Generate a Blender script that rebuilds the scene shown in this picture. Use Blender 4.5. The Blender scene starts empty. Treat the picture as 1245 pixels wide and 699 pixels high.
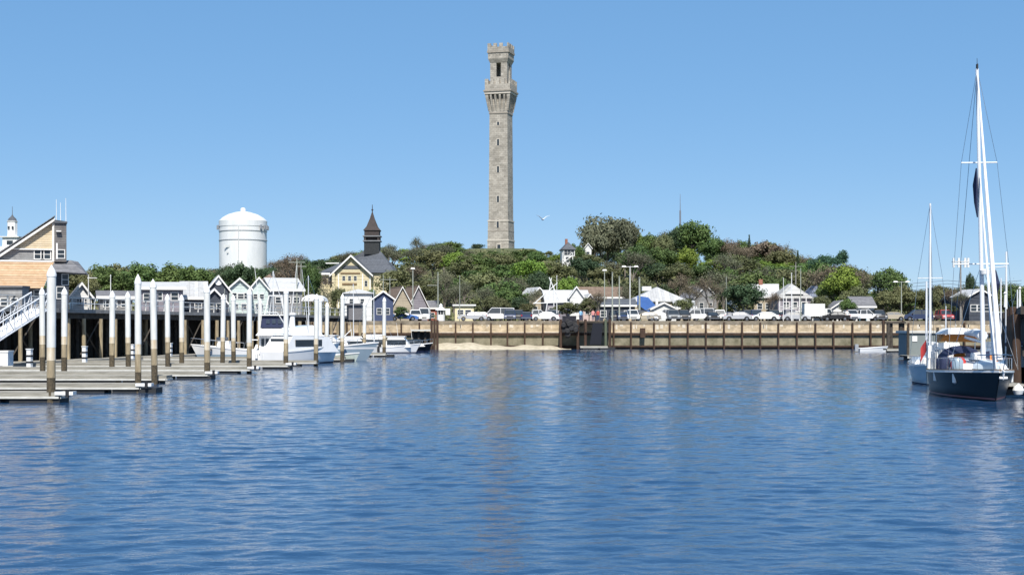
import bpy, math, random
import numpy as np
from mathutils import Vector, Matrix, Euler, noise as mnoise
PI = math.pi
R = math.radians
S = bpy.context.scene
COL = S.collection

# ------------------------------------------------------------------ camera, sky, sun, exposure
F = 1800.0                     # focal length in photo pixels, eye 3.3 m above the water
EYE = 3.3
HY = 398.0                     # horizon row
cam_d = bpy.data.cameras.new('camera'); cam = bpy.data.objects.new('camera', cam_d); COL.objects.link(cam)
cam.location = (0, 0, EYE); cam.rotation_euler = (R(90), 0, 0)
cam_d.sensor_width = 36; cam_d.lens = 36 * F / 1245; cam_d.shift_y = (HY - 349.5) / 1245
cam_d.clip_start = 0.3; cam_d.clip_end = 20000
S.camera = cam
SUN_EL, SUN_AZ = 50.0, 177.0   # azimuth clockwise from +Y (view direction)
w = bpy.data.worlds.new('World'); S.world = w; w.use_nodes = True
nt = w.node_tree; nt.nodes.clear()
sky = nt.nodes.new('ShaderNodeTexSky'); sky.sky_type = 'NISHITA'; sky.sun_disc = False
sky.sun_elevation = R(SUN_EL); sky.sun_rotation = R(SUN_AZ); sky.altitude = 0; sky.air_density = 0.5; sky.dust_density = 0.4; sky.ozone_density = 6.0
bg = nt.nodes.new('ShaderNodeBackground'); bg.inputs[1].default_value = 0.13
hs = nt.nodes.new('ShaderNodeHueSaturation'); hs.inputs['Saturation'].default_value = 1.93; hs.inputs['Value'].default_value = 2.7; hs.inputs['Hue'].default_value = .502
out = nt.nodes.new('ShaderNodeOutputWorld')
gmn = nt.nodes.new('ShaderNodeGamma'); gmn.inputs[1].default_value = .35; nt.links.new(sky.outputs[0], gmn.inputs[0]); nt.links.new(gmn.outputs[0], hs.inputs['Color']); nt.links.new(hs.outputs[0], bg.inputs[0]); nt.links.new(bg.outputs[0], out.inputs[0])
sd = bpy.data.lights.new('sun', 'SUN'); sd.energy = 4.8; sd.angle = R(0.53); sd.color = (1, 0.955, 0.88)
sun = bpy.data.objects.new('sun', sd); COL.objects.link(sun)
_d = Vector((math.sin(R(SUN_AZ)) * math.cos(R(SUN_EL)), math.cos(R(SUN_AZ)) * math.cos(R(SUN_EL)), math.sin(R(SUN_EL))))
sun.rotation_euler = _d.to_track_quat('Z', 'Y').to_euler()
S.view_settings.view_transform = 'Standard'; S.view_settings.look = 'None'; S.view_settings.exposure = 0.34; S.view_settings.gamma = 1
S.render.engine = 'CYCLES'; S.cycles.max_bounces = 6; S.cycles.diffuse_bounces = 2; S.cycles.glossy_bounces = 3

# ------------------------------------------------------------------ helpers
def X(px, D): return (px - 622.5) * D / F
def Z(py, D): return EYE - (py - HY) * D / F
def tag(o, label=None, cat=None, group=None, kind=None):
    if label: o['label'] = label
    if cat: o['category'] = cat
    if group: o['group'] = group
    if kind: o['kind'] = kind
    return o
def empty(name, loc, rz=0, label=None, cat=None, group=None):
    o = bpy.data.objects.new(name, None); o.empty_display_size = .3; COL.objects.link(o)
    o.location = loc; o.rotation_euler = (0, 0, rz)
    return tag(o, label, cat, group)
_M = {}
def mat(name, col, rough=.75, var=.12, scale=3.0, bump=0.0, bscale=8.0, metal=0.0, coat=0.0, col2=None, stretch=(1, 1, 1), objvar=0.0):
    if name in _M: return _M[name]
    m = bpy.data.materials.new(name); m.use_nodes = True; n = m.node_tree; L = n.links
    b = n.nodes['Principled BSDF']; b.inputs['Roughness'].default_value = rough; b.inputs['Metallic'].default_value = metal
    b.inputs['Coat Weight'].default_value = coat
    tc = n.nodes.new('ShaderNodeTexCoord'); mp = n.nodes.new('ShaderNodeMapping'); mp.inputs['Scale'].default_value = stretch
    L.new(tc.outputs['Object'], mp.inputs[0])
    no = n.nodes.new('ShaderNodeTexNoise'); no.inputs['Scale'].default_value = scale; no.inputs['Detail'].default_value = 6; no.inputs['Roughness'].default_value = .65
    L.new(mp.outputs[0], no.inputs['Vector'])
    rp = n.nodes.new('ShaderNodeValToRGB'); rp.color_ramp.elements[0].position = .32; rp.color_ramp.elements[1].position = .68
    c2 = col2 if col2 else tuple(min(1, c * (1 + var)) for c in col)
    c1 = col if col2 else tuple(c * (1 - var) for c in col)
    rp.color_ramp.elements[0].color = (*c1, 1); rp.color_ramp.elements[1].color = (*c2, 1)
    L.new(no.outputs[0], rp.inputs[0]); src = rp.outputs[0]
    if objvar:
        oi = n.nodes.new('ShaderNodeObjectInfo'); hv = n.nodes.new('ShaderNodeHueSaturation')
        mr = n.nodes.new('ShaderNodeMapRange'); mr.inputs[3].default_value = 1 - objvar; mr.inputs[4].default_value = 1 + objvar
        L.new(oi.outputs['Random'], mr.inputs[0]); L.new(mr.outputs[0], hv.inputs['Value'])
        m2 = n.nodes.new('ShaderNodeMath'); m2.operation = 'MULTIPLY'; m2.inputs[1].default_value = 7.31
        m3 = n.nodes.new('ShaderNodeMath'); m3.operation = 'FRACT'; m4 = n.nodes.new('ShaderNodeMapRange')
        m4.inputs[3].default_value = .5 - objvar * .09; m4.inputs[4].default_value = .5 + objvar * .09
        L.new(oi.outputs['Random'], m2.inputs[0]); L.new(m2.outputs[0], m3.inputs[0]); L.new(m3.outputs[0], m4.inputs[0]); L.new(m4.outputs[0], hv.inputs['Hue'])
        L.new(src, hv.inputs['Color']); src = hv.outputs[0]
    L.new(src, b.inputs['Base Color'])
    if bump:
        nb = n.nodes.new('ShaderNodeTexNoise'); nb.inputs['Scale'].default_value = bscale; nb.inputs['Detail'].default_value = 4
        L.new(mp.outputs[0], nb.inputs['Vector']); bu = n.nodes.new('ShaderNodeBump'); bu.inputs['Strength'].default_value = bump; bu.inputs['Distance'].default_value = .05
        L.new(nb.outputs[0], bu.inputs['Height']); L.new(bu.outputs[0], b.inputs['Normal'])
    _M[name] = m; return m
def boards(name, col, col2, step=.12, axis='Z', rough=.85, seam=.35, vn=2.0):
    """clapboard, shingle or plank courses: thin darker seams, each course its own shade"""
    if name in _M: return _M[name]
    m = mat(name, col, rough, col2=col2, scale=vn, bump=.15); n = m.node_tree; L = n.links
    b = n.nodes['Principled BSDF']; src = b.inputs['Base Color'].links[0].from_socket
    tc = n.nodes.new('ShaderNodeTexCoord'); sp = n.nodes.new('ShaderNodeSeparateXYZ'); L.new(tc.outputs['Object'], sp.inputs[0])
    dv = n.nodes.new('ShaderNodeMath'); dv.operation = 'DIVIDE'; dv.inputs[1].default_value = step; L.new(sp.outputs[axis], dv.inputs[0])
    fr = n.nodes.new('ShaderNodeMath'); fr.operation = 'FRACT'; L.new(dv.outputs[0], fr.inputs[0])
    lt = n.nodes.new('ShaderNodeMath'); lt.operation = 'LESS_THAN'; lt.inputs[1].default_value = .16; L.new(fr.outputs[0], lt.inputs[0])
    fl = n.nodes.new('ShaderNodeMath'); fl.operation = 'FLOOR'; L.new(dv.outputs[0], fl.inputs[0])
    wn = n.nodes.new('ShaderNodeTexWhiteNoise'); wn.noise_dimensions = '1D'; L.new(fl.outputs[0], wn.inputs['W'])
    mr = n.nodes.new('ShaderNodeMapRange'); mr.inputs[3].default_value = .85; mr.inputs[4].default_value = 1.12; L.new(wn.outputs[0], mr.inputs[0])
    hv = n.nodes.new('ShaderNodeHueSaturation'); L.new(src, hv.inputs['Color']); L.new(mr.outputs[0], hv.inputs['Value'])
    mx = n.nodes.new('ShaderNodeMixRGB'); mx.blend_type = 'MULTIPLY'; mx.inputs[2].default_value = (seam, seam, seam, 1)
    L.new(lt.outputs[0], mx.inputs[0]); L.new(hv.outputs[0], mx.inputs[1]); L.new(mx.outputs[0], b.inputs['Base Color'])
    return m
def blocks(name, col, col2, sx=.9, sz=.45, mortar=(.16, .15, .13), rough=.9, ms=.03):
    if name in _M: return _M[name]
    m = bpy.data.materials.new(name); m.use_nodes = True; n = m.node_tree; L = n.links; b = n.nodes['Principled BSDF']; b.inputs['Roughness'].default_value = rough
    tc = n.nodes.new('ShaderNodeTexCoord'); sp = n.nodes.new('ShaderNodeSeparateXYZ'); L.new(tc.outputs['Object'], sp.inputs[0])
    ad = n.nodes.new('ShaderNodeMath'); ad.operation = 'ADD'; L.new(sp.outputs[0], ad.inputs[0]); L.new(sp.outputs[1], ad.inputs[1])
    cb = n.nodes.new('ShaderNodeCombineXYZ'); L.new(ad.outputs[0], cb.inputs[0]); L.new(sp.outputs[2], cb.inputs[1])
    br = n.nodes.new('ShaderNodeTexBrick'); br.inputs['Color1'].default_value = (*col, 1); br.inputs['Color2'].default_value = (*col2, 1); br.inputs['Mortar'].default_value = (*mortar, 1)
    br.inputs['Scale'].default_value = 1; br.inputs['Brick Width'].default_value = sx; br.inputs['Row Height'].default_value = sz; br.inputs['Mortar Size'].default_value = ms
    L.new(cb.outputs[0], br.inputs['Vector'])
    no = n.nodes.new('ShaderNodeTexNoise'); no.inputs['Scale'].default_value = .35; no.inputs['Detail'].default_value = 8; no.inputs['Roughness'].default_value = .7; L.new(tc.outputs['Object'], no.inputs['Vector'])
    mr = n.nodes.new('ShaderNodeMapRange'); mr.inputs[1].default_value = .3; mr.inputs[2].default_value = .7; mr.inputs[3].default_value = .68; mr.inputs[4].default_value = 1.25; L.new(no.outputs[0], mr.inputs[0])
    hv = n.nodes.new('ShaderNodeHueSaturation'); L.new(br.outputs[0], hv.inputs['Color']); L.new(mr.outputs[0], hv.inputs['Value']); L.new(hv.outputs[0], b.inputs['Base Color'])
    bu = n.nodes.new('ShaderNodeBump'); bu.inputs['Strength'].default_value = .6; bu.inputs['Distance'].default_value = .08; L.new(no.outputs[0], bu.inputs['Height']); L.new(bu.outputs[0], b.inputs['Normal'])
    _M[name] = m; return m
class MB:
    def __init__(s): s.v = []; s.f = []
    def add(s, vs, fs):
        k = len(s.v); s.v += [tuple(v) for v in vs]; s.f += [tuple(i + k for i in f) for f in fs]; return s
    def box(s, x0, x1, y0, y1, z0, z1, bev=0):
        vs = [(x0, y0, z0), (x1, y0, z0), (x1, y1, z0), (x0, y1, z0), (x0, y0, z1), (x1, y0, z1), (x1, y1, z1), (x0, y1, z1)]
        return s.add(vs, [(0, 3, 2, 1), (4, 5, 6, 7), (0, 1, 5, 4), (1, 2, 6, 5), (2, 3, 7, 6), (3, 0, 4, 7)])
    def loft(s, rings, cap=True, closed=True):
        n = len(rings[0]); vs = [p for r in rings for p in r]; fs = []
        for i in range(len(rings) - 1):
            for j in range(n if closed else n - 1):
                k = (j + 1) % n; fs.append((i * n + j, i * n + k, (i + 1) * n + k, (i + 1) * n + j))
        if cap and closed: fs.append(tuple(range(n - 1, -1, -1))); fs.append(tuple((len(rings) - 1) * n + j for j in range(n)))
        return s.add(vs, fs)
    def tube(s, p0, p1, r0, r1=None, n=8, cap=True):
        r1 = r0 if r1 is None else r1; p0 = Vector(p0); p1 = Vector(p1); d = (p1 - p0)
        if d.length < 1e-6: return s
        q = d.to_track_quat('Z', 'Y'); rings = []
        for p, r in ((p0, r0), (p1, r1)):
            rings.append([p + q @ Vector((math.cos(2 * PI * k / n) * r, math.sin(2 * PI * k / n) * r, 0)) for k in range(n)])
        return s.loft(rings, cap)
    def path(s, pts, rs, n=6):
        for i in range(len(pts) - 1): s.tube(pts[i], pts[i + 1], rs[i], rs[i + 1], n)
        return s
    def lathe(s, prof, n=16, c=(0, 0)):
        return s.loft([[(c[0] + r * math.cos(2 * PI * k / n), c[1] + r * math.sin(2 * PI * k / n), z) for k in range(n)] for r, z in prof])
    def prism_y(s, poly, y0, y1):      # polygon of (x,z) extruded along y
        return s.loft([[(x, y0, z) for x, z in poly], [(x, y1, z) for x, z in poly]])
    def prism_x(s, poly, x0, x1):      # polygon of (y,z)
        return s.loft([[(x0, y, z) for y, z in poly], [(x1, y, z) for y, z in poly]])
    def prism_z(s, poly, z0, z1):
        return s.loft([[(x, y, z0) for x, y in poly], [(x, y, z1) for x, y in poly]])
    def slab(s, quad, t):              # roof slope of thickness t, going down from the given polygon
        q = [Vector(p) for p in quad]; nrm = (q[1] - q[0]).cross(q[2] - q[0]).normalized()
        if nrm.z < 0: nrm = -nrm
        return s.loft([[p - nrm * t for p in q], q])
    def build(s, name, m, parent=None, smooth=False):
        me = bpy.data.meshes.new(name); me.from_pydata(s.v, [], s.f); me.materials.append(m)
        import bmesh
        b = bmesh.new(); b.from_mesh(me); bmesh.ops.recalc_face_normals(b, faces=b.faces); b.to_mesh(me); b.free()
        if smooth:
            me.shade_smooth()
            try: me.set_sharp_from_angle(angle=R(40))
            except Exception: pass
        o = bpy.data.objects.new(name, me); COL.objects.link(o)
        if parent: o.parent = parent
        return o
def kids(o): return [c for c in bpy.data.objects if c.parent == o]
def copy_thing(o, loc, rz, label, group=None, sc=None):
    c = o.copy(); COL.objects.link(c); c.location = loc; c.rotation_euler = (0, 0, rz); c['label'] = label
    if group: c['group'] = group
    if sc: c.scale = sc
    for k in list(o.children):
        d = k.copy(); COL.objects.link(d); d.parent = c
        for g in list(k.children):
            e = g.copy(); COL.objects.link(e); e.parent = d
    return c

# materials
white = mat('white_paint', (.78, .78, .76), .5, .05, 1.5)
offwhite = mat('off_white_paint', (.68, .68, .65), .6, .08, 1.5)
gel = mat('white_gelcoat', (.8, .8, .79), .22, .03, 1.0, coat=.4)
glass = mat('dark_glass', (.03, .04, .05), .3, .2, 1.0)
steel = mat('bright_steel', (.6, .6, .6), .25, .05, metal=1)
alum = mat('aluminium', (.72, .73, .74), .4, .06, metal=.5)
navy = mat('navy_canvas', (.012, .02, .06), .8, .2)
black = mat('black_rubber', (.015, .015, .017), .7, .3)
gwood = mat('weathered_dock_board', (.2, .19, .16), .9, scale=2.5, col2=(.42, .4, .35), stretch=(.3, 6, 1), bump=.2)
gwood2 = mat('pale_dock_edge', (.42, .41, .37), .85, scale=3, col2=(.66, .65, .6), stretch=(.5, 3, 3))
fasc = mat('dock_fascia', (.17, .16, .13), .9, scale=2, col2=(.36, .34, .29), stretch=(.5, 3, 5))
floatm = mat('dark_float', (.02, .022, .025), .7, .3)
rust = mat('rusty_brown_timber', (.036, .021, .014), .9, scale=3, col2=(.085, .048, .03), stretch=(1, 1, .3))
pilew = mat('tan_pile_wood', (.2, .155, .095), .9, scale=3, col2=(.44, .36, .23), stretch=(2, 2, .35), bump=.3)
piled = mat('fouled_pile_wood', (.035, .03, .02), .95, scale=6, col2=(.13, .1, .06), bump=.6, bscale=14)
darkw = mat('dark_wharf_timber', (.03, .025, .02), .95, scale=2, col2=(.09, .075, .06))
greyw = mat('grey_timber', (.17, .16, .15), .9, scale=3, col2=(.33, .32, .3))
polem = mat('grey_green_pole', (.33, .35, .3), .6, .15)
trim = mat('white_trim', (.76, .75, .72), .6, .04)

# ------------------------------------------------------------------ terrain
def sstep(a, b, t):
    t = max(0, min(1, (t - a) / (b - a))); return t * t * (3 - 2 * t)
def ground_z(x, y):
    if y < 255: return 4.3
    r = sstep(265, 535, y) ** 1.0
    c = 20.0 + 7.3 * (1 - sstep(11, 24, abs(x + 4))) * sstep(440, 535, y)
    lat = (sstep(-120, -38, x) * .72 + .28) * (1 - sstep(62, 150, x) * .9)
    far = 1 - .6 * sstep(600, 1000, y)
    h = c * r * lat * far
    if 500 < y < 600 and abs(x) < 60: pass
    h += (mnoise.noise(Vector((x * .02, y * .02, 0))) * 1.2) * sstep(270, 320, y) * (1 - sstep(500, 530, y))
    return 4.3 + max(0, h)
ys = [229.2, 235, 255, 262] + list(np.arange(270, 640, 8)) + [660, 700, 760, 850, 1000, 1300, 2000, 4000]
xs = [-4000, -2000, -1000, -600, -400] + list(np.arange(-320, 330, 8)) + [400, 600, 1000, 2000, 4000]
mb = MB(); rows = [[(x, 229.2, -2.0) for x in xs]] + [[(x, y, ground_z(x, y)) for x in xs] for y in ys]
mb.loft(rows, closed=False)
gm = mat('hill_ground', (.05, .07, .02), .95, scale=.15, col2=(.13, .13, .05), bump=.4, bscale=1.0)
tag(mb.build('ground', gm), kind='structure')
asph = mat('asphalt', (.05, .05, .05), .9, .25, 1.5)
tag(MB().add([(-70, 229.25, 4.304), (110, 229.25, 4.304), (110, 262, 4.304), (-70, 262, 4.304)], [(0, 1, 2, 3)]).build('parking_lot', asph), kind='structure')
seab = mat('harbour_bottom', (.03, .05, .05), .95, .3, .5)
tag(MB().add([(-4000, -400, -4), (4000, -400, -4), (4000, 229.1, -4), (-4000, 229.1, -4)], [(0, 1, 2, 3)]).build('seabed', seab), kind='structure')

# ------------------------------------------------------------------ water: one sheet, real wavelets near the viewer, bump for the ripples
def axis_steps(lo, hi, fine, f0, f1, grow, cap):
    a = list(np.arange(f0, f1, fine)); s = fine; p = a[-1]
    while p < hi: s = min(s * grow, cap); p += s; a.append(min(p, hi))
    s = fine; p = f0; b = []
    while p > lo: s = min(s * grow, cap * 8); p -= s; b.append(max(p, lo))
    return np.array(b[::-1] + a)
wy = axis_steps(-400, 229.15, .055, 17, 42, 1.009, .25)
_a = [16.0]; _s = .07
while _a[-1] < 85: _s = min(.3, _s * 1.02); _a.append(_a[-1] + _s)
while _a[-1] < 4000: _s *= 1.25; _a.append(_a[-1] + _s)
wx = np.array([-v for v in _a[::-1]] + list(np.arange(-15.93, 15.97, .07)) + _a)
GX, GY = np.meshgrid(wx, wy)
HX = np.gradient(wx)[None, :]; HYs = np.gradient(wy)[:, None]
ST = np.maximum(HX, HYs)
rng = np.random.default_rng(5)
WZ = np.zeros_like(GX); NC = 64
wob = .9 * np.sin(GX * .31 + GY * .17) + .7 * np.sin(GX * .13 - GY * .29 + 2)
for i in range(NC):
    lam = .2 * 5 ** rng.random() if i < 46 else 1.0 * 2.1 ** rng.random(); th = R(97) + rng.normal() * R(38)   # crests lie across the view
    k = 2 * PI / lam; sl = (.088 if i < 46 else .1) * math.sqrt(2 / NC); a = sl / k
    fade = np.clip((lam / np.maximum(ST, 1e-3) - 2.2) / 2, 0, 1)
    patch = .65 + .5 * np.sin(GX * rng.uniform(.05, .35) + rng.random() * 6) * np.sin(GY * rng.uniform(.05, .35) + rng.random() * 6)
    _p = (k * (GX * math.cos(th) + GY * math.sin(th)) + rng.random() * 6.28 + wob * .6); WZ += a * patch * fade * (np.sin(_p) + .28 * np.sin(2 * _p + PI / 2))
ny, nx = GX.shape
me = bpy.data.meshes.new('water'); co = np.stack([GX, GY, WZ], -1).reshape(-1, 3).astype(np.float32)
me.vertices.add(ny * nx); me.vertices.foreach_set('co', co.ravel())
idx = np.arange(ny * nx).reshape(ny, nx)
q = np.stack([idx[:-1, :-1], idx[:-1, 1:], idx[1:, 1:], idx[1:, :-1]], -1).reshape(-1, 4)
me.loops.add(q.size); me.loops.foreach_set('vertex_index', q.ravel().astype(np.int32))
me.polygons.add(len(q)); me.polygons.foreach_set('loop_start', np.arange(0, q.size, 4, dtype=np.int32))
me.update(calc_edges=True); me.shade_smooth()
wm = bpy.data.materials.new('harbour_water'); wm.use_nodes = True; n = wm.node_tree; L = n.links; b = n.nodes['Principled BSDF']
b.inputs['Base Color'].default_value = (.013, .05, .12, 1); b.inputs['Roughness'].default_value = .045; b.inputs['IOR'].default_value = 1.33
tc = n.nodes.new('ShaderNodeTexCoord'); prev = None
for sc, st, dist in (((3.4, 5.4, 1), .6, .008), ((9, 14, 1), .6, .005)):
    mp = n.nodes.new('ShaderNodeMapping'); mp.inputs['Scale'].default_value = sc; mp.inputs['Rotation'].default_value = (0, 0, R(9))
    no = n.nodes.new('ShaderNodeTexNoise'); no.inputs['Scale'].default_value = 1; no.inputs['Detail'].default_value = 3; no.inputs['Distortion'].default_value = .4
    bu = n.nodes.new('ShaderNodeBump'); bu.inputs['Strength'].default_value = st; bu.inputs['Distance'].default_value = dist * 2
    L.new(tc.outputs['Object'], mp.inputs[0]); L.new(mp.outputs[0], no.inputs['Vector']); L.new(no.outputs[0], bu.inputs['Height'])
    if prev: L.new(prev.outputs[0], bu.inputs['Normal'])
    prev = bu
L.new(prev.outputs[0], b.inputs['Normal'])
me.materials.append(wm); wo = bpy.data.objects.new('water', me); COL.objects.link(wo); tag(wo, kind='structure')

# sandbar
mb = MB(); rr = []
for i in range(41):
    t = i / 40; x = X(530, 224) + t * (X(694, 224) - X(530, 224)); hgt = .95 * min(1, (1 - t) * 2.6) ** .8 * min(1, .75 + .3 * math.sin(t * 9)) + .1 * math.sin(t * 31)
    rr.append([(x, 226.0, max(.05, hgt) - .0), (x, 225.0, max(.05, hgt * .98)), (x, 222.5, max(.02, hgt * .75)), (x, 220.5, max(0.0, hgt * .35)), (x, 218.6 + .3 * math.sin(t * 17), -.35), (x, 218.5, -2)])
mb.loft(rr, closed=False)
tag(mb.build('sand', mat('beach_sand', (.36, .31, .21), .95, scale=1.2, col2=(.6, .53, .4), bump=.4), smooth=True), kind='structure')

# ------------------------------------------------------------------ bulkhead
BD = 226.6
t = empty('bulkhead', (0, BD, 0), 0, 'long concrete and brown timber bulkhead wall along the shore, in regular bays', 'sea wall')
conc = mat('tan_concrete', (.3, .235, .15), .95, scale=.9, col2=(.66, .53, .36), stretch=(1, 1, 1.6), bump=.3)
alg = mat('algae_concrete', (.13, .12, .075), .95, scale=.8, col2=(.3, .27, .19), bump=.3)
stain = mat('grey_cap_concrete', (.13, .11, .08), .95, scale=.8, col2=(.32, .27, .2))
xl, xr = X(375, BD), X(1290, BD)
MB().box(xl, xr, .05, 2.4, 2.482, 3.75).build('upper_wall', conc, t)
MB().box(xl, xr, .0, 2.4, 3.752, 4.3).build('cap', stain, t)
MB().box(xl, xr, .25, 2.4, .552, 2.098).build('lower_wall', alg, t)
MB().box(xl, xr, .1, 2.4, -2.5, .3).build('footing', rust, t)
MB().box(xl, xr, -.12, .24, 2.1, 2.48).build('waler', rust, t)
MB().box(xl, xr, -.16, .3, .302, .55).build('waler', rust, t)
pxs = [554, 575, 597, 617, 638, 660, 681, 702] + [746, 767, 795, 814, 836, 858, 880, 902, 924, 946, 968.5, 991, 1013, 1036, 1058, 1081, 1104, 1127, 1150, 1172, 1195, 1218, 1240]
pxs = [532, 510, 488, 466, 444, 422, 400, 380] + pxs
for px in pxs:
    x = X(px, BD); dz = random.Random(px).uniform(-.1, .08)
    MB().box(x - .12, x + .12, -.42, -.162, -2.4, 4.05 + dz).box(x - .07, x + .07, -.5, -.42, -2.4, 3.9 + dz).build('post', rust, t)
# pale leaching streaks on the concrete
sm = mat('pale_lime_streak', (.55, .47, .36), .95, scale=2, col2=(.72, .66, .55))
r_ = random.Random(4); mb = MB()
for px in pxs:
    if px < 520: continue
    for k in range(3):
        x = X(px + r_.uniform(3, 19), BD); w_ = r_.uniform(.06, .5)
        if r_.random() < .7: mb.box(x - w_ / 2, x + w_ / 2, .03, .048, 3.72 - r_.uniform(.1, .7), 3.72)
    mb.box(X(px + 2, BD), X(px + 20, BD), .028, .047, 2.46, 2.46 + r_.uniform(.08, .22))
mb.build('lime_streaks', sm, t)
mb = MB()
MB().box(X(778, BD), X(784, BD), -.9, .02, 1.75, 3.2).build('drain_box', rust, t)

# ------------------------------------------------------------------ left wharf
U = Vector((.1915, .9815, 0)); N = Vector((-.9815, .1915, 0))
WANG = math.atan2(U.y, U.x)    # local +x runs along the wharf away from the viewer, local +y to the left
def wx_at(px, off=0):          # world point on the wharf face line (moved off metres inland) seen at column px
    D = (65.4 + off * 1.02) / (.195 + (622.5 - px) / F); return D
WD = 4.9
wo_ = Vector((-41, 119, 0)) + N * 1.4
wharf = empty('wharf', wo_, WANG, 'high timber wharf on rows of tan piles behind the floating docks', 'wharf')
MB().box(-40, 106, 0, 24, WD - .3, WD).build('deck', mat('wharf_deck', (.22, .2, .18), .9, .2, 1), wharf)
MB().box(-40, 106, -.12, 0, WD - .28, WD + .05).build('edge_beam', greyw, wharf)
MB().box(-40, 106, .3, .7, WD - .8, WD - .3).box(-40, 106, 3.3, 3.7, WD - .8, WD - .3).build('stringer', darkw, wharf)
MB().box(-40, 106, 9, 9.3, -2.5, WD - .3).build('shade_backing', darkw, wharf)  # dark wall added to stand in for the deep shade under the deck
r_ = random.Random(8)
for row, (off, step) in enumerate(((-.35, 3.6), (3.2, 4.6), (6.4, 5.2))):
    x = -24.0 + row * 1.3
    while x < 104:
        rr_ = r_.uniform(.17, .26) if row == 0 else r_.uniform(.17, .24); lx = r_.uniform(-.08, .08)
        top = WD - .3 if r_.random() < .8 else WD + .0
        MB().tube((x, off, -3), (x + lx, off + r_.uniform(-.05, .05), WD - .8), rr_ * 1.05, rr_ * .92, 8).build('pile', pilew if (row == 0 and r_.random() < .85) or r_.random() < .6 else darkw, wharf, True)
        x += step * r_.uniform(.6, 1.35)
for k in range(9):
    x = -8 + k * 12
    MB().tube((x, .05, .8), (x + 3.8, .05, WD - .9), .08, .08, 4).build('cross_brace', darkw, wharf); MB().tube((x + 3.8, .2, .8), (x, .2, WD - .9), .08, .08, 4).build('cross_brace', darkw, wharf)
# railing along the wharf edge
rl = empty('wharf_railing', wo_ + Vector((0, 0, WD)), WANG, 'grey timber railing along the edge of the wharf deck', 'railing')
for k in range(62):
    MB().box(-36 + k * 2.2, -35.9 + k * 2.2, .15, .25, 0, 1.05).build('post', offwhite, rl)
MB().box(-36, 100, .12, .28, 1.051, 1.12).box(-36, 100, .17, .23, .55, .63).build('rail', offwhite, rl)

# ------------------------------------------------------------------ floating docks
def dock(name, label, p0, p1, wdt, group=None, ztop=.46):
    p0 = Vector((*p0, 0)); p1 = Vector((*p1, 0)); d = p1 - p0; Ln = d.length
    t = empty(name, p0, math.atan2(d.y, d.x), label, 'floating dock', group); h = wdt / 2
    MB().box(0, Ln, -h + .06, h - .06, ztop - .05, ztop).build('deck', gwood, t)
    mb = MB().box(0, Ln, -h, -h + .06, ztop - .2, ztop + .015).box(0, Ln, h - .06, h, ztop - .2, ztop + .015).box(Ln, Ln + .06, -h, h, ztop - .2, ztop + .015)
    mb.build('fascia', fasc, t)
    MB().box(0, Ln + .01, -h - .035, -h - .002, ztop - .27, ztop - .17).box(Ln + .062, Ln + .1, -h, h, ztop - .27, ztop - .17).build('rub_strip', gwood2, t)
    mb = MB(); x = .4
    while x < Ln - 1:
        mb.box(x, x + 2.2, -h + .05, h - .05, -.25, ztop - .2); x += 2.6
    mb.build('float', floatm, t)
    return t
# end columns and waterline rows of the finger docks, nearest first
FE = [(75, 490), (172, 478), (204, 466.5), (255, 461), (306, 454.3), (352, 449), (386, 445), (420, 440), (470, 434)]
ordn = ['nearest', 'second nearest', 'third nearest', 'fourth nearest', 'fifth nearest', 'sixth nearest', 'seventh nearest', 'eighth nearest', 'farthest']
def walk_x(D): return -41 + (D - 119) * .195
FP = []
for i, (px, py) in enumerate(FE):
    D = F * EYE / (py - HY) + .1; xe = X(px, D); FP.append((xe, D))
    dock('finger_dock', f'grey plank floating finger dock, the {ordn[i]} of the row to the viewer', (walk_x(D) + .6, D + .8), (xe - .15, D + .8), 1.5)
dock('main_walkway_dock', 'long grey floating walkway joining the finger docks along the foot of the wharf', (walk_x(60), 60), (walk_x(198), 198), 2.6)
# small white corner brackets at finger ends
for i, (xe, D) in enumerate(FP):
    if i in (0, 1, 3, 4, 5):
        t = empty('dock_cleat', (xe + .15, D + .1, .3), 0, f'white pile bracket at the outer corner of the {ordn[i]} finger dock', 'bracket')
        MB().box(-.45, .35, -.14, -.02, .05, .2).box(.28, .35, -.02, .4, .05, .2).build('arm', white, t)
        MB().tube((.1, -.12, -.05), (.1, -.12, .28), .09, .09, 8).build('roller', black, t)

# ------------------------------------------------------------------ mooring piles with white sleeves and pointed caps
def pile(px, D, top, r, label, zs=2.4, zt=1.35, group='white capped mooring piles in the marina'):
    t = empty('mooring_pile', (X(px, D), D, 0), random.Random(px).uniform(0, 3), label, 'mooring pile', group)
    n = 14
    MB().lathe([(r * .96, -3), (r * .96, zt - .2)], n).build('fouled_foot', piled, t, True)
    t.rotation_euler = (random.Random(px + 1).gauss(0, .007), random.Random(px + 2).gauss(0, .007), random.Random(px).uniform(0, 3))
    zs -= .45; zt -= .2; zq = zs + random.Random(px).uniform(.25, .6)
    MB().lathe([(r * .97, zt), (r * .95, zs)], n).build('bare_wood', pilew, t, True)
    MB().lathe([(r * .985, zs), (r * .985, zq)], n).build('stained_sleeve', mat('stained_sleeve', (.5, .38, .22), .7, scale=2.5, col2=(.72, .66, .54), stretch=(2, 2, .4)), t, True)
    MB().lathe([(r, zq), (r, top - .5)], n).build('white_sleeve', mat('pile_sleeve', (.6, .6, .56), .5, scale=1.2, col2=(.8, .8, .76), stretch=(2, 2, .5)), t, True)
    MB().lathe([(r * 1.08, top - .52), (r * 1.1, top - .42), (r * .75, top - .22), (r * .03, top)], n).build('cap', white, t, True)
    return t
ends = [(62, 64.9, 322, .2), (168, 74.6, 333, .165), (188, 86.5, 339, .19), (252, 95, 346, .2), (303, 106.5, 350, .19), (347.5, 117, 349, .2), (384, 127, 357, .2), (416, 141.5, 357, .2), (467, 166, 361, .21)]
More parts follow.
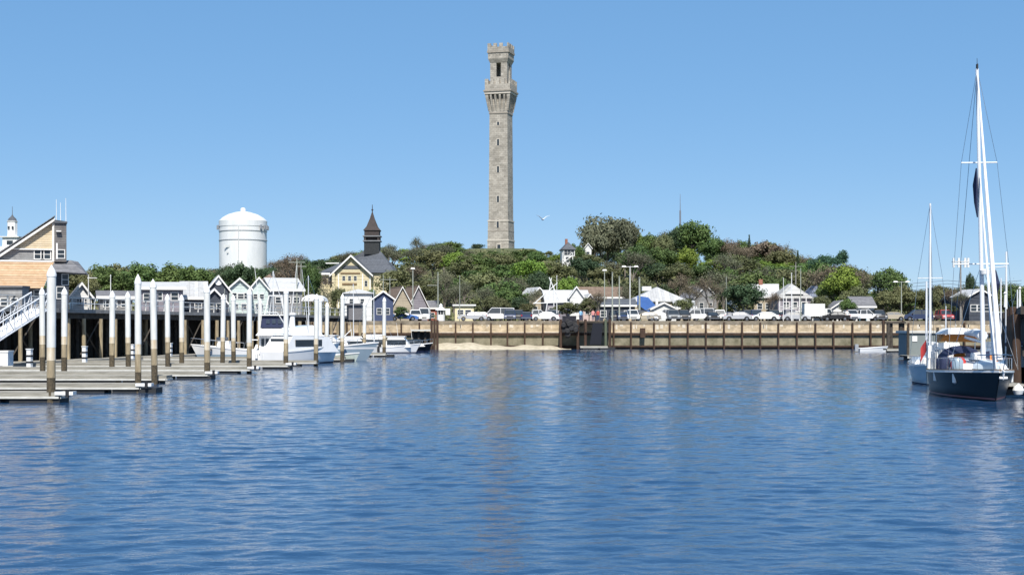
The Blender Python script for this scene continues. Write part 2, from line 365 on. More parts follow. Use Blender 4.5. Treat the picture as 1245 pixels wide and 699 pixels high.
for i, (px, D, y, r) in enumerate(ends):
    pile(px, D, Z(y, D), r, f'tall white capped mooring pile at the outer end of the {ordn[i]} finger dock', 2.3 + .1 * (i % 3), 1.3 - .05 * (i % 2))
inn = [(52, 100, 349, 'grey-white mooring pile just left of the tallest nearest pile'), (78, 99, 349, 'white capped mooring pile just right of the tallest nearest pile'),
       (136, 107, 353, 'shorter white mooring pile, left one of the pair before the second end pile'), (156, 110, 354, 'shorter white mooring pile right beside the second end pile'),
       (204, 116, 357, 'short white mooring pile between the grey wharf shacks, left one of two'), (221, 118, 358, 'short white mooring pile in front of the pale metal roof'),
       (270.5, 122, 357, 'slender white mooring pile in front of the dark gabled shack'), (284, 124, 358, 'slender white mooring pile left of the white sport fishing boat'),
       (316, 140, 362, 'white mooring pile behind the navy canvas flybridge'), (389, 138, 360, 'white mooring pile close beside the seventh end pile'),
       (397, 150, 367, 'shorter white mooring pile right of the doubled pair of piles'), (443, 168, 366, 'white mooring pile between the two farthest end piles')]
for px, D, y, lb in inn: pile(px, D, Z(y, D), .2 if px > 60 else .19, lb, 2.6, 1.5)

# power pedestals (white with dark bands)
for px, py, D, lb in ((36, 445, 106, 'nearest of the white and black power pedestals on the walkway dock'), (103, 438, 121, 'white and black power pedestal standing left of the short mooring piles'), (161, 433, 134, 'white power pedestal close behind the second end pile'), (207, 430, 146, 'white power pedestal in front of the wharf between two mooring piles')):
    t = empty('power_pedestal', (X(px, D), D, .46), WANG, lb, 'power pedestal', 'power pedestals on the dock')
    MB().box(-.16, .16, -.16, .16, 0, 1.25).build('post', white, t)
    MB().box(-.19, .19, -.19, .19, .3, .42).box(-.19, .19, -.19, .19, .75, .87).build('dark_band', black, t)
    MB().box(-.2, .2, -.2, .2, 1.252, 1.32).build('lid', white, t)
# gangway
g0 = Vector((X(49, 118), 118, WD - .1)); g1 = Vector((X(-62, 104), 104, .55)); gd = g1 - g0
t = empty('gangway', g0, 0, 'white aluminium gangway with truss sides sloping down from the wharf to the dock', 'gangway')
gn = Vector((gd.y, -gd.x, 0)).normalized() * .75
wa = mat('white_aluminium', (.7, .71, .72), .45, .06)
for s, nm in ((1, 'truss_rail'), (-1, 'truss_rail')):
    mb = MB(); o = gn * s; h = Vector((0, 0, 1.3)); K = 12
    mb.tube(o, gd + o, .07, .07, 5).tube(o + h, gd + o + h, .07, .07, 5).tube(o + h * .5, gd + o + h * .5, .035, .035, 4)
    for k in range(K + 1):
        p = gd * (k / K) + o; mb.tube(p, p + h, .045, .045, 4)
        if k < K: mb.tube(p if k % 2 else p + h, gd * ((k + 1) / K) + o + (h if k % 2 else Vector()), .04, .04, 4)
    mb.build(nm, wa, t)
mb = MB(); mb.slab([gn, gd + gn, gd - gn, -gn], .08); mb.build('walk_surface', wa, t)
t = empty('dock_box', (X(-1, 110), 110, .46), 0, 'big white box at the foot of the gangway', 'box')
MB().box(-1, .85, -.6, .6, 0, 1.0).build('body', white, t); MB().box(-1.04, .89, -.64, .64, 1.002, 1.12).build('lid', white, t)

# ------------------------------------------------------------------ houses
def window(p, x, z, w_, h_, y=0, fr=trim, gl=glass, fw=None, div=0):
    fw = fw or max(.06, w_ * .1)
    mb = MB().box(x - w_ / 2 - fw, x - w_ / 2, y - .07, y + .04, z - fw, z + h_ + fw).box(x + w_ / 2, x + w_ / 2 + fw, y - .07, y + .04, z - fw, z + h_ + fw)
    mb.box(x - w_ / 2, x + w_ / 2, y - .07, y + .04, z - fw, z).box(x - w_ / 2, x + w_ / 2, y - .07, y + .04, z + h_, z + h_ + fw)
    for k in range(div): 
        xx = x - w_ / 2 + w_ * (k + 1) / (div + 1); mb.box(xx - .03, xx + .03, y - .06, y + .04, z, z + h_)
    mb.box(x - w_ / 2, x + w_ / 2, y - .055, y + .04, z + h_ * .5 - .025, z + h_ * .5 + .025)
    f = mb.build('window', fr, p); MB().box(x - w_ / 2, x + w_ / 2, y - .03, y + .03, z, z + h_).build('pane', gl, f)
def roof(p, kind, w_, d, e, rg, m, ov=.35, y0=0, th=.16, x0=0, tr=None):
    a = w_ / 2; mb = MB(); k = (rg - e) / a if kind == 'front' else (rg - e) / (d / 2)
    if kind == 'front':
        for s in (1, -1):
            mb.slab([(x0 + s * (a + ov), y0 - ov, e - ov * k + th), (x0 + s * (a + ov), y0 + d + ov, e - ov * k + th), (x0, y0 + d + ov, rg + th), (x0, y0 - ov, rg + th)], th)
        if tr:
            tb = MB()
            for s in (1, -1):
                q = [Vector((x0 + s * (a + ov), 0, e - ov * k + th + .01)), Vector((x0, 0, rg + th + .01)), Vector((x0, 0, rg + th - .26)), Vector((x0 + s * (a + ov), 0, e - ov * k + th - .26))]
                tb.loft([[v + Vector((0, y0 - ov - .05, 0)) for v in q], [v + Vector((0, y0 - ov - .004, 0)) for v in q]])
            tb.build('barge_board', tr, p)
    elif kind == 'side':
        for s in (1, -1):
            ye = y0 + d / 2 + s * (d / 2 + ov)
            mb.slab([(x0 - a - ov, ye, e - ov * k + th), (x0 + a + ov, ye, e - ov * k + th), (x0 + a + ov, y0 + d / 2, rg + th), (x0 - a - ov, y0 + d / 2, rg + th)], th)
        if tr: MB().box(x0 - a - ov, x0 + a + ov, y0 - ov - .05, y0 - ov - .004, e - ov * k - .14, e - ov * k + th).build('gutter', tr, p)
    elif kind == 'hip':
        q = min(a, d / 2) * .95; ya = y0 + d / 2; A = (x0 - a - ov, y0 - ov, e); B = (x0 + a + ov, y0 - ov, e); C = (x0 + a + ov, y0 + d + ov, e); D_ = (x0 - a - ov, y0 + d + ov, e)
        if a >= d / 2: r1 = (x0 - a + q, ya, rg); r2 = (x0 + a - q, ya, rg)
        else: r1 = (x0, y0 + q, rg); r2 = (x0, y0 + d - q, rg)
        lo = [(v[0], v[1], v[2] - th) for v in (A, B, C, D_)]
        if a >= d / 2: fs = [(0, 1, 5, 4), (1, 2, 5), (2, 3, 4, 5), (3, 0, 4)]
        else: fs = [(0, 1, 4), (1, 2, 5, 4), (2, 3, 5), (3, 0, 4, 5)]
        mb.add([A, B, C, D_, r1, r2] + lo, fs + [(9, 8, 7, 6), (0, 6, 7, 1), (1, 7, 8, 2), (2, 8, 9, 3), (3, 9, 6, 0)])
    elif kind == 'flat':
        mb.box(x0 - a - ov, x0 + a + ov, y0 - ov, y0 + d + ov, e + .003, e + th + .1)
    return mb.build('roof', m, p)
def house(name, label, px0, px1, D, yb, ye, yr, d, kind, wm_, rm, rz=0, wins=(), door=None, cat='building', zb=None, ch=None, group=None, tr=trim, ov=.35):
    dp = -.15 if zb is not None and zb > 4.35 and D < 230 else -3
    w_ = (px1 - px0) * D / F; xc = X((px0 + px1) / 2, D); z0 = Z(yb, D) if zb is None else zb
    e = Z(ye, D) - z0; rg = Z(yr, D) - z0
    if D < 230 and px1 < 445: rz += .75 * math.atan2(-xc, D)
    t = empty(name, (xc, D, z0), rz, label, cat, group); a = w_ / 2
    mb = MB()
    if kind == 'front': mb.prism_y([(-a, dp), (a, dp), (a, e), (0, rg), (-a, e)], 0, d)
    elif kind == 'side': mb.prism_x([(0, dp), (d, dp), (d, e), (d / 2, rg), (0, e)], -a, a)
    else: mb.box(-a, a, 0, d, dp, e)
    mb.build('wall', wm_, t)
    roof(t, kind, w_, d, e, rg, rm, tr=tr, ov=ov)
    for (u, v, ww, hh) in wins: window(t, -a + u * w_, v * e, ww, hh)
    if door is not None:
        x = -a + door * w_
        dd = MB().box(x - .5, x + .5, -.06, .02, 0, 2.1).build('door', mat('door_paint', (.12, .13, .16), .6), t)
        MB().tube((x + .38, -.11, 1), (x + .38, -.061, 1), .04, .04, 6).build('handle', steel, dd)
    if ch is not None:
        x = -a + ch * w_; MB().box(x - .35, x + .35, d * .5 - .35, d * .5 + .35, e, rg + 1.0).build('chimney', mat('brick', (.28, .12, .08), .9, .25, 6), t)
    return t
def wb(name, c, c2=None, step=.2): return boards(name, c, c2 or tuple(min(1, x * 1.2) for x in c), step)
w_white = wb('white_clapboard', (.7, .7, .68)); w_grey = wb('grey_shingle_wall', (.2, .2, .2), (.33, .33, .33)); w_yel = wb('yellow_clapboard', (.72, .58, .3), (.82, .7, .4))
w_dark = wb('dark_blue_grey_wall', (.04, .05, .07), (.07, .08, .1)); w_teal = wb('pale_teal_wall', (.5, .6, .57), (.62, .7, .67)); w_tan = wb('tan_wall', (.4, .34, .25)); w_mauve = wb('mauve_grey_wall', (.22, .2, .23), (.3, .28, .31))
r_pale = boards('pale_metal_roof', (.42, .42, .41), (.56, .56, .55), .5, 'X', .5, .8); r_white = mat('white_roof', (.5, .5, .49), .6, .08, 1); r_grey = boards('grey_shingle_roof', (.13, .13, .14), (.22, .22, .23), .22)
r_brown = boards('brown_shingle_roof', (.15, .1, .07), (.26, .19, .14), .22); r_slate = boards('slate_roof', (.075, .085, .1), (.13, .14, .16), .3); r_blue = boards('blue_grey_roof', (.16, .19, .26), (.24, .27, .34), .25)
r_ced = boards('cedar_shingle_roof', (.42, .27, .15), (.56, .39, .25), .22); cedw = boards('fresh_cedar_wall', (.6, .48, .31), (.72, .6, .43), .2)

# --- harbour office with lookout tower on the wharf (left edge)
D = 128.0; t = empty('harbour_office', (X(0, D), D, WD), .33, 'cedar shingled harbour office with sloping yellow gable and dark lookout tower at the left edge', 'building')
def lx(px): return X(px, D) - X(0, D)
def lz(py): return Z(py, D) - WD
MB().prism_y([(lx(-60), lz(350)), (lx(62), lz(350)), (lx(62), -.3), (lx(-60), -.3)], .6, 9).build('wall', w_grey, t)
mb = MB()                                # flared cedar skirt roof
mb.loft([[(lx(-60), -.5, lz(350)), (lx(50), -.5, lz(350)), (lx(50), 9.5, lz(350)), (lx(-60), 9.5, lz(350))], [(lx(-60), 2.4, lz(316)), (lx(64), 2.4, lz(316)), (lx(64), 8, lz(316)), (lx(-60), 8, lz(316))]])
mb.build('skirt_roof', r_ced, t)
MB().prism_y([(lx(-60), lz(315.8)), (lx(64), lz(315.8)), (lx(64), lz(300)), (lx(16), lz(300)), (lx(0), lz(311)), (lx(-60), lz(314))], 2.6, 8).build('upper_wall', w_grey, t)
MB().prism_y([(lx(14), lz(300)), (lx(64), lz(300)), (lx(64), lz(266))], 2.55, 8).build('gable_wall', cedw, t)
mb = MB(); q = [(lx(-2), lz(312.5)), (lx(65), lz(264.5)), (lx(65), lz(261.5)), (lx(-6), lz(311.5))]; mb.prism_y(q, 2.1, 8.3); mb.build('shed_roof', trim, t)
MB().prism_y([(x, z + .22) for x, z in ((lx(-4), lz(312)), (lx(65), lz(262.3)), (lx(65), lz(261.3)), (lx(-5), lz(311)))], 2.0, 8.4).build('roof_covering', r_grey, t)
MB().box(lx(-60), lx(62), 2.3, 2.56, lz(316.5), lz(314.5)).box(lx(14), lx(62), 2.4, 2.545, lz(301.5), lz(299.8)).box(lx(61.5), lx(64), 2.35, 2.545, lz(316), lz(266)).build('trim', trim, t)
window(t, lx(46), lz(312.2), .75, .78, 2.6); window(t, lx(54), lz(312.2), .75, .78, 2.6)
window(t, lx(31.5), lz(361), 1.0, .62, .6); window(t, lx(40), lz(361), 1.0, .62, .6)
MB().box(lx(23), lx(49), .5, .58, lz(364.5), lz(361.9)).box(lx(23), lx(25.5), .5, .58, lz(361.8), lz(350)).box(lx(46), lx(49), .5, .58, lz(361.8), lz(350)).build('window_surround', trim, t)
MB().box(lx(64.1), lx(78.5), 1.9, 5, lz(316), lz(268)).build('lookout_tower', wb('dark_tower_shingle', (.13, .12, .12), (.2, .19, .18)), t)
MB().prism_y([(lx(63.9), lz(267.9)), (lx(79.5), lz(267.9)), (lx(79.5), lz(266)), (lx(64), lz(264))], 1.7, 5.2).build('tower_roof', r_slate, t)
MB().box(lx(66), lx(72), 1.5, 1.9, lz(279), lz(277.6)).build('tower_shelf', trim, t)
window(t, lx(71.5), lz(311.5), .62, .7, 1.9); MB().box(lx(66), lx(68), 1.84, 1.895, lz(313), lz(293)).build('tower_pilaster', trim, t)
mb = MB(); mb.loft([[(lx(58), .2, lz(329.5)), (lx(100), .2, lz(331)), (lx(108), 5, lz(331)), (lx(58), 5, lz(329.5))], [(lx(64.5), 2.8, lz(314.5)), (lx(84), 2.8, lz(313.5)), (lx(94), 4.6, lz(314)), (lx(64.5), 4.6, lz(314.5))]]); mb.build('side_roof', r_grey, t)
MB().box(lx(64), lx(81), 1.2, 4.5, -.3, lz(329.6)).build('side_wall', w_dark, t)
window(t, lx(71), lz(362), .6, 1.0, 1.2); window(t, lx(76.5), lz(345), .5, .9, 1.2)
for px, yt in ((67.5, 236), (72.5, 240), (79, 234)): MB().tube((lx(px), 4, lz(268)), (lx(px) - .02, 4, lz(yt)), .035, .018, 5).build('whip_antenna', white, t)
# railing/porch at far left
t = empty('wharf_shed', (X(8, 124), 124, WD), 0, 'low grey shed with a row of pale windows under the cedar roof', 'shed')
MB().box(-2.4, 1.3, 0, 1.8, -.2, lz(351)).build('wall', w_grey, t)
for k in range(4): window(t, -1.9 + k * .85, .25, .5, .55, 0)
MB().box(-2.5, 1.4, -.2, 1.8, lz(351) + .003, lz(349)).build('roof', r_grey, t)

# --- white church belfry far left
D = 340.0; t = empty('church_tower', (X(15, D), D, 4.3), 0, 'white church belfry with a small dark dome and finial at the far left', 'church tower')
def cz(py): return Z(py, D) - 4.3
MB().box(-2.1, 2.1, -2.1, 2.1, 0, cz(300)).build('base', w_white, t)
MB().box(-1.7, 1.7, -1.7, 1.7, cz(300), cz(289)).build('belfry', white, t); MB().box(-2.2, 2.2, -2.2, 2.2, cz(289), cz(288)).build('cornice', trim, t)
MB().lathe([(1.15, cz(288)), (1.15, cz(270)), (1.3, cz(269.6)), (1.3, cz(269))], 8).build('lantern', white, t)
MB().lathe([(1.1, cz(269)), (.85, cz(266)), (.35, cz(263.5)), (.08, cz(261)), (.04, cz(251))], 12).build('dome', r_slate, t, True)
for x in (-.45, .45): MB().box(x - .2, x + .2, -1.2, -1.08, cz(279), cz(275.5)).build('louvre', glass, t)
MB().box(-.7, .7, -1.76, -1.69, cz(298), cz(293)).build('clock_opening', glass, t)

# --- water tank
D = 520.0; xc = X(295.5, D); gz = ground_z(xc, D); t = empty('water_tank', (xc, D, gz), 0, 'big white cylindrical water tank with a shallow domed top', 'water tank')
def cz(py): return Z(py, D) - gz
rad = 29 * D / F; wt = mat('tank_white', (.62, .65, .66), .5, scale=.35, col2=(.76, .77, .78), stretch=(1, 1, .25))
MB().lathe([(rad * .985, -2), (rad * .985, cz(276))], 64).build('shell', wt, t, True)
MB().lathe([(rad, cz(276)), (rad, cz(269)), (rad * .86, cz(265)), (rad * .62, cz(261)), (rad * .32, cz(258.3)), (.6, cz(257)), (.01, cz(256.9))], 64).build('dome', wt, t, True)
for y in (281.5, 292.5): MB().lathe([(rad * .99, cz(y + .7)), (rad * 1.006, cz(y + .5)), (rad * 1.006, cz(y - .3)), (rad * .99, cz(y - .6))], 64).build('ring', mat('ring_grey', (.4, .42, .44), .5), t)
MB().lathe([(.9, cz(257.5)), (.9, cz(254)), (.4, cz(252.8)), (.01, cz(252.6))], 12).build('vent', white, t)
for a in (-172, -160, -22, -10, -35, 160, 20):
    x = math.cos(R(a)) * (rad + .35); y = math.sin(R(a)) * (rad + .35); mb = MB().box(-.35, .35, -.3, .3, cz(279.5), cz(274.5)); o = mb.build('panel_antenna', mat('antenna_grey', (.2, .22, .25), .5), t); o.location = (x, y, 0)
em = mat('faded_grey_emblem', (.55, .57, .57), .6)
mb = MB().box(-3.6 - 1.6, -3.6 + 1.6, 0, 0.03, cz(302), cz(299)); mb.box(-4.3, -3.7, 0, .03, cz(309), cz(306.5)); o = mb.build('faded_emblem', em, t); o.location = (0, -math.sqrt(rad ** 2 - 2.0 ** 2) * .985 + .35, 0)
mb = MB().tube((0, -rad - .05, 0), (0, -rad - .05, cz(277)), .14, .14, 5); mb.build('ladder', em, t)

# --- town hall with spire
D = 330.0; gz = ground_z(X(430, D), D); t = empty('town_hall', (X(428, D), D, gz), 0, 'cream yellow gabled hall with slate roof and dark pointed spire', 'town hall')
def lx(px): return X(px, D) - X(428, D)
def lz(py): return Z(py, D) - gz
hw = boards('cream_hall_wall', (.6, .52, .33), (.74, .66, .45), .35)
MB().box(lx(389), lx(476), 1.2, 26, -2, lz(332)).build('wall', hw, t)
MB().prism_y([(lx(407), -2), (lx(451), -2), (lx(451), lz(332)), (lx(427), lz(311.5)), (lx(407), lz(332))], 0, 14).build('gable_wall', hw, t)
mb = MB()
for s, pe in ((-1, 401), (1, 454)):
    mb.slab([(lx(pe), -.8, lz(334.5)), (lx(pe), 14, lz(334.5)), (lx(427), 14, lz(310)), (lx(427), -.8, lz(310))], .3)
mb.build('gable_roof', r_slate, t)
tb = MB()
for pe in (401, 454):
    q = [Vector((lx(pe), 0, lz(334.8))), Vector((lx(427), 0, lz(309.8))), Vector((lx(427), 0, lz(312.4))), Vector((lx(pe), 0, lz(337)))]
    tb.loft([[v + Vector((0, -.95, 0)) for v in q], [v + Vector((0, -.81, 0)) for v in q]])
tb.build('barge_board', trim, t)
MB().add([(lx(386), .6, lz(331.5)), (lx(480), .6, lz(331.5)), (lx(480), 27, lz(331.5)), (lx(386), 27, lz(331.5)), (lx(404), 12, lz(318)), (lx(436), 12, lz(302)), (lx(457), 12, lz(302)), (lx(470), 14, lz(318))],
         [(0, 1, 7, 6, 5, 4), (1, 2, 7), (2, 3, 4, 5, 6, 7), (3, 0, 4), (3, 2, 1, 0)]).build('main_roof', r_slate, t)
mb = MB().box(lx(386), lx(401), .5, .58, lz(334), lz(331.6)).box(lx(396), lx(412), .0, .4, lz(320.6), lz(319.4)); mb.build('cornice', trim, t)
MB().prism_y([(lx(415), lz(327)), (lx(439), lz(327)), (lx(435), lz(323)), (lx(419), lz(323))], -.12, -.01).build('pediment_band', r_slate, t)
for px in (418, 425, 432): window(t, lx(px), lz(341), .62, .95, -.0)
MB().box(lx(416), lx(434), -.14, -.01, lz(346.5), lz(344)).build('belt', mat('brown_belt', (.22, .15, .08), .8), t)
MB().box(lx(414), lx(438), -.12, -.01, lz(333.2), lz(331.2)).build('belt', mat('brown_belt', (.22, .15, .08)), t)
for px in (411.5, 441, 450): MB().box(lx(px) - .12, lx(px) + .12, -.1, -.01, -1, lz(333)).build('pilaster', trim, t)
for px in (394, 400): window(t, lx(px), lz(345), .6, 1.5, 1.2)
window(t, lx(445), lz(348), .6, 1.2, 0)
MB().box(lx(404.5), lx(407.8), -1.2, 1, -2, lz(332.5)).build('corner_bay', hw, t)
# spire
cx, cy = lx(446), 13
MB().prism_z([(cx - 1.75, cy - 1.75), (cx + 1.75, cy - 1.75), (cx + 1.75, cy + 1.75), (cx - 1.75, cy + 1.75)], lz(306), lz(290)).build('spire_base', mat('dark_spire', (.025, .028, .03), .8, .3), t)
sp = mat('spire_shingle', (.045, .035, .033), .8, .3)
mb = MB()
for zz in (290, 284): mb.box(cx - 2.05, cx + 2.05, cy - 2.05, cy + 2.05, lz(zz), lz(zz - 1.3))
mb.build('spire_cornice', mat('grey_cornice', (.2, .21, .22), .7), t)
mb = MB()
for sx in (-1, 1):
    for sy in (-1, 1): mb.box(cx + sx * 1.55 - .25, cx + sx * 1.55 + .25, cy + sy * 1.55 - .25, cy + sy * 1.55 + .25, lz(288.7), lz(284))
mb.box(cx - 1.1, cx + 1.1, cy - 1.1, cy + 1.1, lz(288.7), lz(284)).build('belfry', sp, t)
def sq(r, z): return [(cx - r, cy - r, z), (cx + r, cy - r, z), (cx + r, cy + r, z), (cx - r, cy + r, z)]
MB().loft([sq(1.7, lz(282.7)), sq(1.7, lz(277)), sq(1.95, lz(276)), sq(1.25, lz(271)), sq(.55, lz(261)), sq(.08, lz(252))]).build('spire', sp, t)
MB().tube((cx, cy, lz(253)), (cx, cy, lz(243)), .12, .06, 6).lathe([(.05, lz(251)), (.3, lz(249.7)), (.05, lz(248.5))], 8, (cx, cy)).build('finial', sp, t)

# --- the stone monument
D = 547.0; xc = X(609, D); gz = Z(305.5, D); k = D / F
t = empty('monument_tower', (xc, D + 4, gz), R(-15.5), 'tall slender grey granite tower with corbelled gallery and belfry on the hilltop', 'monument')
gran = blocks('granite_blocks', (.3, .275, .235), (.42, .39, .34), 1.4, .7); granl = mat('pale_granite', (.5, .46, .4), .9, .12, 1.0); grand = mat('dark_band_granite', (.3, .27, .23), .9, .2, 1.0)  # pale and darker granite for the string courses and cornices
def tz(py): return (305.5 - py) * k
def sqr(mb, a, z0, z1, a2=None): 
    a2 = a2 or a
    return mb.loft([[(-a, -a, z0), (a, -a, z0), (a, a, z0), (-a, a, z0)], [(-a2, -a2, z1), (a2, -a2, z1), (a2, a2, z1), (-a2, a2, z1)]])
def wallbox(mb, a, z0, z1, opens, th=.9):
    """four walls of a square turret with openings [(u0,u1,zb,zt)] in every face"""
    for f in range(4):
        c, s = math.cos(f * PI / 2), math.sin(f * PI / 2)
        us = [-a] + [u for o in opens for u in (o[0], o[1])] + [a]
        def bx(u0, u1, za, zb):
            v = [(u0, -a), (u1, -a), (u1, -a + th), (u0, -a + th)]
            mb.prism_z([(x * c - y * s, x * s + y * c) for x, y in v], za, zb)
        for i in range(0, len(us), 2):
            e0 = us[i] + (.0 if i else 0); e1 = us[i + 1] - (th if i == len(us) - 2 else 0)
            bx(e0, e1, z0, z1)
        for o in opens:
            if o[2] > z0: bx(o[0], o[1], z0, o[2])
            if o[3] < z1: bx(o[0], o[1], o[3], z1)
    return mb
sqr(MB(), 4.15, -6, tz(293), 4.05).build('base', gran, t)
sqr(MB(), 4.2, tz(293), tz(291.3)).build('string_course', granl, t)
sqr(MB(), 3.98, tz(291.3), tz(281.2), 3.95).build('base', gran, t)
sqr(MB(), 4.0, tz(281.2), tz(280)).build('string_course', grand, t)
sqr(MB(), 3.95, tz(280), tz(269.2), 3.9).build('base', gran, t)
sqr(MB(), 4.05, tz(269.2), tz(267.6)).build('string_course', granl, t)
sqr(MB(), 3.7, tz(267.6), tz(138), 3.45).build('shaft', gran, t)
sqr(MB(), 3.65, tz(138), tz(136.4)).build('string_course', grand, t)
sqr(MB(), 3.55, tz(136.4), tz(112.5), 3.55).build('neck', gran, t)
for f in range(4):      # corbels with little arches
    for i in range(6):
        u = -4.5 + i * 1.8; mb = MB()
        c, s = math.cos(f * PI / 2), math.sin(f * PI / 2)
        def P(x, y, z): return (x * c - y * s, x * s + y * c, z)
        r0 = [P(u * .79 - .3, -3.5, tz(135)), P(u * .79 + .3, -3.5, tz(135)), P(u * .79 + .3, -3.6, tz(135)), P(u * .79 - .3, -3.6, tz(135))]
        u2 = u * 1.0
        r1 = [P(u2 * .97 - .36, -3.5, tz(117)), P(u2 * .97 + .36, -3.5, tz(117)), P(u2 * .97 + .36, -4.75, tz(117)), P(u2 * .97 - .36, -4.75, tz(117))]
        r2 = [P(u2 * .97 - .36, -3.5, tz(113)), P(u2 * .97 + .36, -3.5, tz(113)), P(u2 * .97 + .36, -4.8, tz(113)), P(u2 * .97 - .36, -4.8, tz(113))]
        mb.loft([r0, r1, r2]).build('corbel', gran, t)
sqr(MB(), 5.0, tz(114.5), tz(111.6)).build('gallery_floor', granl, t)
sqr(MB(), 5.3, tz(111.6), tz(109.6)).build('gallery_cornice', grand, t)
wallbox(MB(), 4.85, tz(109.6), tz(102.5), [], .7).build('parapet', gran, t)
sqr(MB(), 4.0, tz(109.6), tz(108.8)).build('gallery_deck', granl, t)
def merl(a, z0, z1, n, wd, th=.6):
    for f in range(4):
        c, s = math.cos(f * PI / 2), math.sin(f * PI / 2)
        for i in range(n):
            if i == n - 1: continue
            u = -a + wd / 2 + i * (2 * a - wd) / (n - 1)
            v = [(u - wd / 2, -a), (u + wd / 2, -a), (u + wd / 2, -a + th), (u - wd / 2, -a + th)]
            MB().prism_z([(x * c - y * s, x * s + y * c) for x, y in v], z0, z1 ).build('merlon', gran, t)
merl(4.85, tz(102.5), tz(96), 5, 1.3)
# belfry body with tall arched openings
wallbox(MB(), 3.25, tz(108.8), tz(71.5), [(-.9, .9, tz(93), tz(74))], .8).build('belfry', gran, t)
for f in range(4):     # arch heads
    c, s = math.cos(f * PI / 2), math.sin(f * PI / 2); mb = MB(); K = 8
    for sd_ in (-1, 1):
        pts = [(sd_ * .9, tz(77))] + [(sd_ * .9 * math.cos(j / K * PI / 2), tz(77) + .85 * math.sin(j / K * PI / 2)) for j in range(K + 1)] + [(0, tz(73.9)), (sd_ * .9, tz(73.9))]
        mb.loft([[(x * c + 3.24 * s, x * s - 3.24 * c, z) for x, z in pts[1:]], [(x * c + 2.5 * s, x * s - 2.5 * c, z) for x, z in pts[1:]]])
    mb.build('arch_head', gran, t)
sqr(MB(), 3.3, tz(76), tz(71), 3.95).build('flare', gran, t)
for f in range(4):
    for i in range(6):
        c, s = math.cos(f * PI / 2), math.sin(f * PI / 2); u = -3.3 + i * 1.32
        v = [(u - .25, -4.05), (u + .25, -4.05), (u + .25, -3.6), (u - .25, -3.6)]
        MB().loft([[(x * c - (y + .55) * s, x * s + (y + .55) * c, tz(72.5)) for x, y in v], [(x * c - y * s, x * s + y * c, tz(66)) for x, y in v]]).build('corbel', gran, t)
sqr(MB(), 3.9, tz(71), tz(64)).build('crown_wall', gran, t)
sqr(MB(), 4.2, tz(64), tz(61.6)).build('crown_cornice', grand, t)
wallbox(MB(), 4.05, tz(61.6), tz(57), [], .6).build('crown_parapet', gran, t)
merl(4.05, tz(57), tz(52.5), 4, 1.25)
for py, h in ((272, 3.0), (242, 2.3), (206, 2.3), (173, 2.3), (150, 1.2)):
    a = (3.98 if py > 268 else 3.72 - .25 * (267 - py) / 130)
    f = MB().box(-.75, -.5, -a - .05, -a + .3, tz(py) - h / 2, tz(py) + h / 2).box(.5 - .2, .75 - .2, -a - .05, -a + .3, tz(py) - h / 2, tz(py) + h / 2).box(-.75, .55, -a - .05, -a + .3, tz(py) + h / 2, tz(py) + h / 2 + .2).build('window', granl, t)
    MB().box(-.5, .3, -a - .02, -a + .3, tz(py) - h / 2, tz(py) + h / 2).build('pane', glass, f)
dd = MB().box(-.2, 1.0, -4.22, -4.0, 0, tz(297.5)).build('door', glass, t)
MB().box(-.5, -.2, -4.3, -4.0, -1, tz(296)).box(1.0, 1.3, -4.3, -4.0, -1, tz(296)).box(-.2, 1.0, -4.3, -4.0, tz(297.5) + .003, tz(296)).build('door_frame', granl, t)
# low wall of the monument terrace
tw = empty('terrace_wall', (X(575, 540), 538, gz - 1.2), 0, 'low pale terrace wall at the foot of the stone tower', 'wall')
MB().box(0, 11, 0, .6, -2, 1.2).build('coping_wall', granl, tw)

# ------------------------------------------------------------------ trees
def leafmat(name, c1, c2):
    return mat(name, c1, .75, col2=c2, scale=.55, objvar=.2)
LM = {'green': leafmat('leaf_green', (.04, .08, .018), (.11, .165, .04)), 'bright': leafmat('leaf_yellow_green', (.08, .14, .015), (.2, .28, .04)),
      'olive': leafmat('leaf_olive', (.07, .085, .03), (.155, .16, .065)), 'brown': leafmat('bud_brown', (.105, .085, .055), (.18, .145, .095)),
      'dark': leafmat('leaf_dark', (.025, .05, .02), (.055, .09, .035)), 'grey': leafmat('twig_grey_green', (.075, .085, .045), (.15, .155, .095)), 'pine': leafmat('needle_green', (.02, .06, .03), (.05, .12, .06))}
bark = mat('tree_bark', (.12, .1, .08), .95, scale=4, col2=(.24, .21, .18), stretch=(1, 1, .3))
def leaf_mesh(name, C, Nrm, size, rg, m, asp=.6):
    n_ = len(C); r1 = rg.normal(size=(n_, 3)); Nn = Nrm / np.maximum(1e-6, np.linalg.norm(Nrm, axis=1, keepdims=True))
    a = np.cross(Nn, r1); a /= np.linalg.norm(a, axis=1, keepdims=True); b_ = np.cross(Nn, a)
    s_ = size[:, None]; V = np.stack([C - a * s_, C - b_ * s_ * asp, C + a * s_, C + b_ * s_ * asp], 1).reshape(-1, 3).astype(np.float32)
    me = bpy.data.meshes.new(name); me.vertices.add(4 * n_); me.vertices.foreach_set('co', V.ravel())
    me.loops.add(4 * n_); me.loops.foreach_set('vertex_index', np.arange(4 * n_, dtype=np.int32)); me.polygons.add(n_); me.polygons.foreach_set('loop_start', np.arange(0, 4 * n_, 4, dtype=np.int32))
    me.update(calc_edges=True); me.materials.append(m); return me
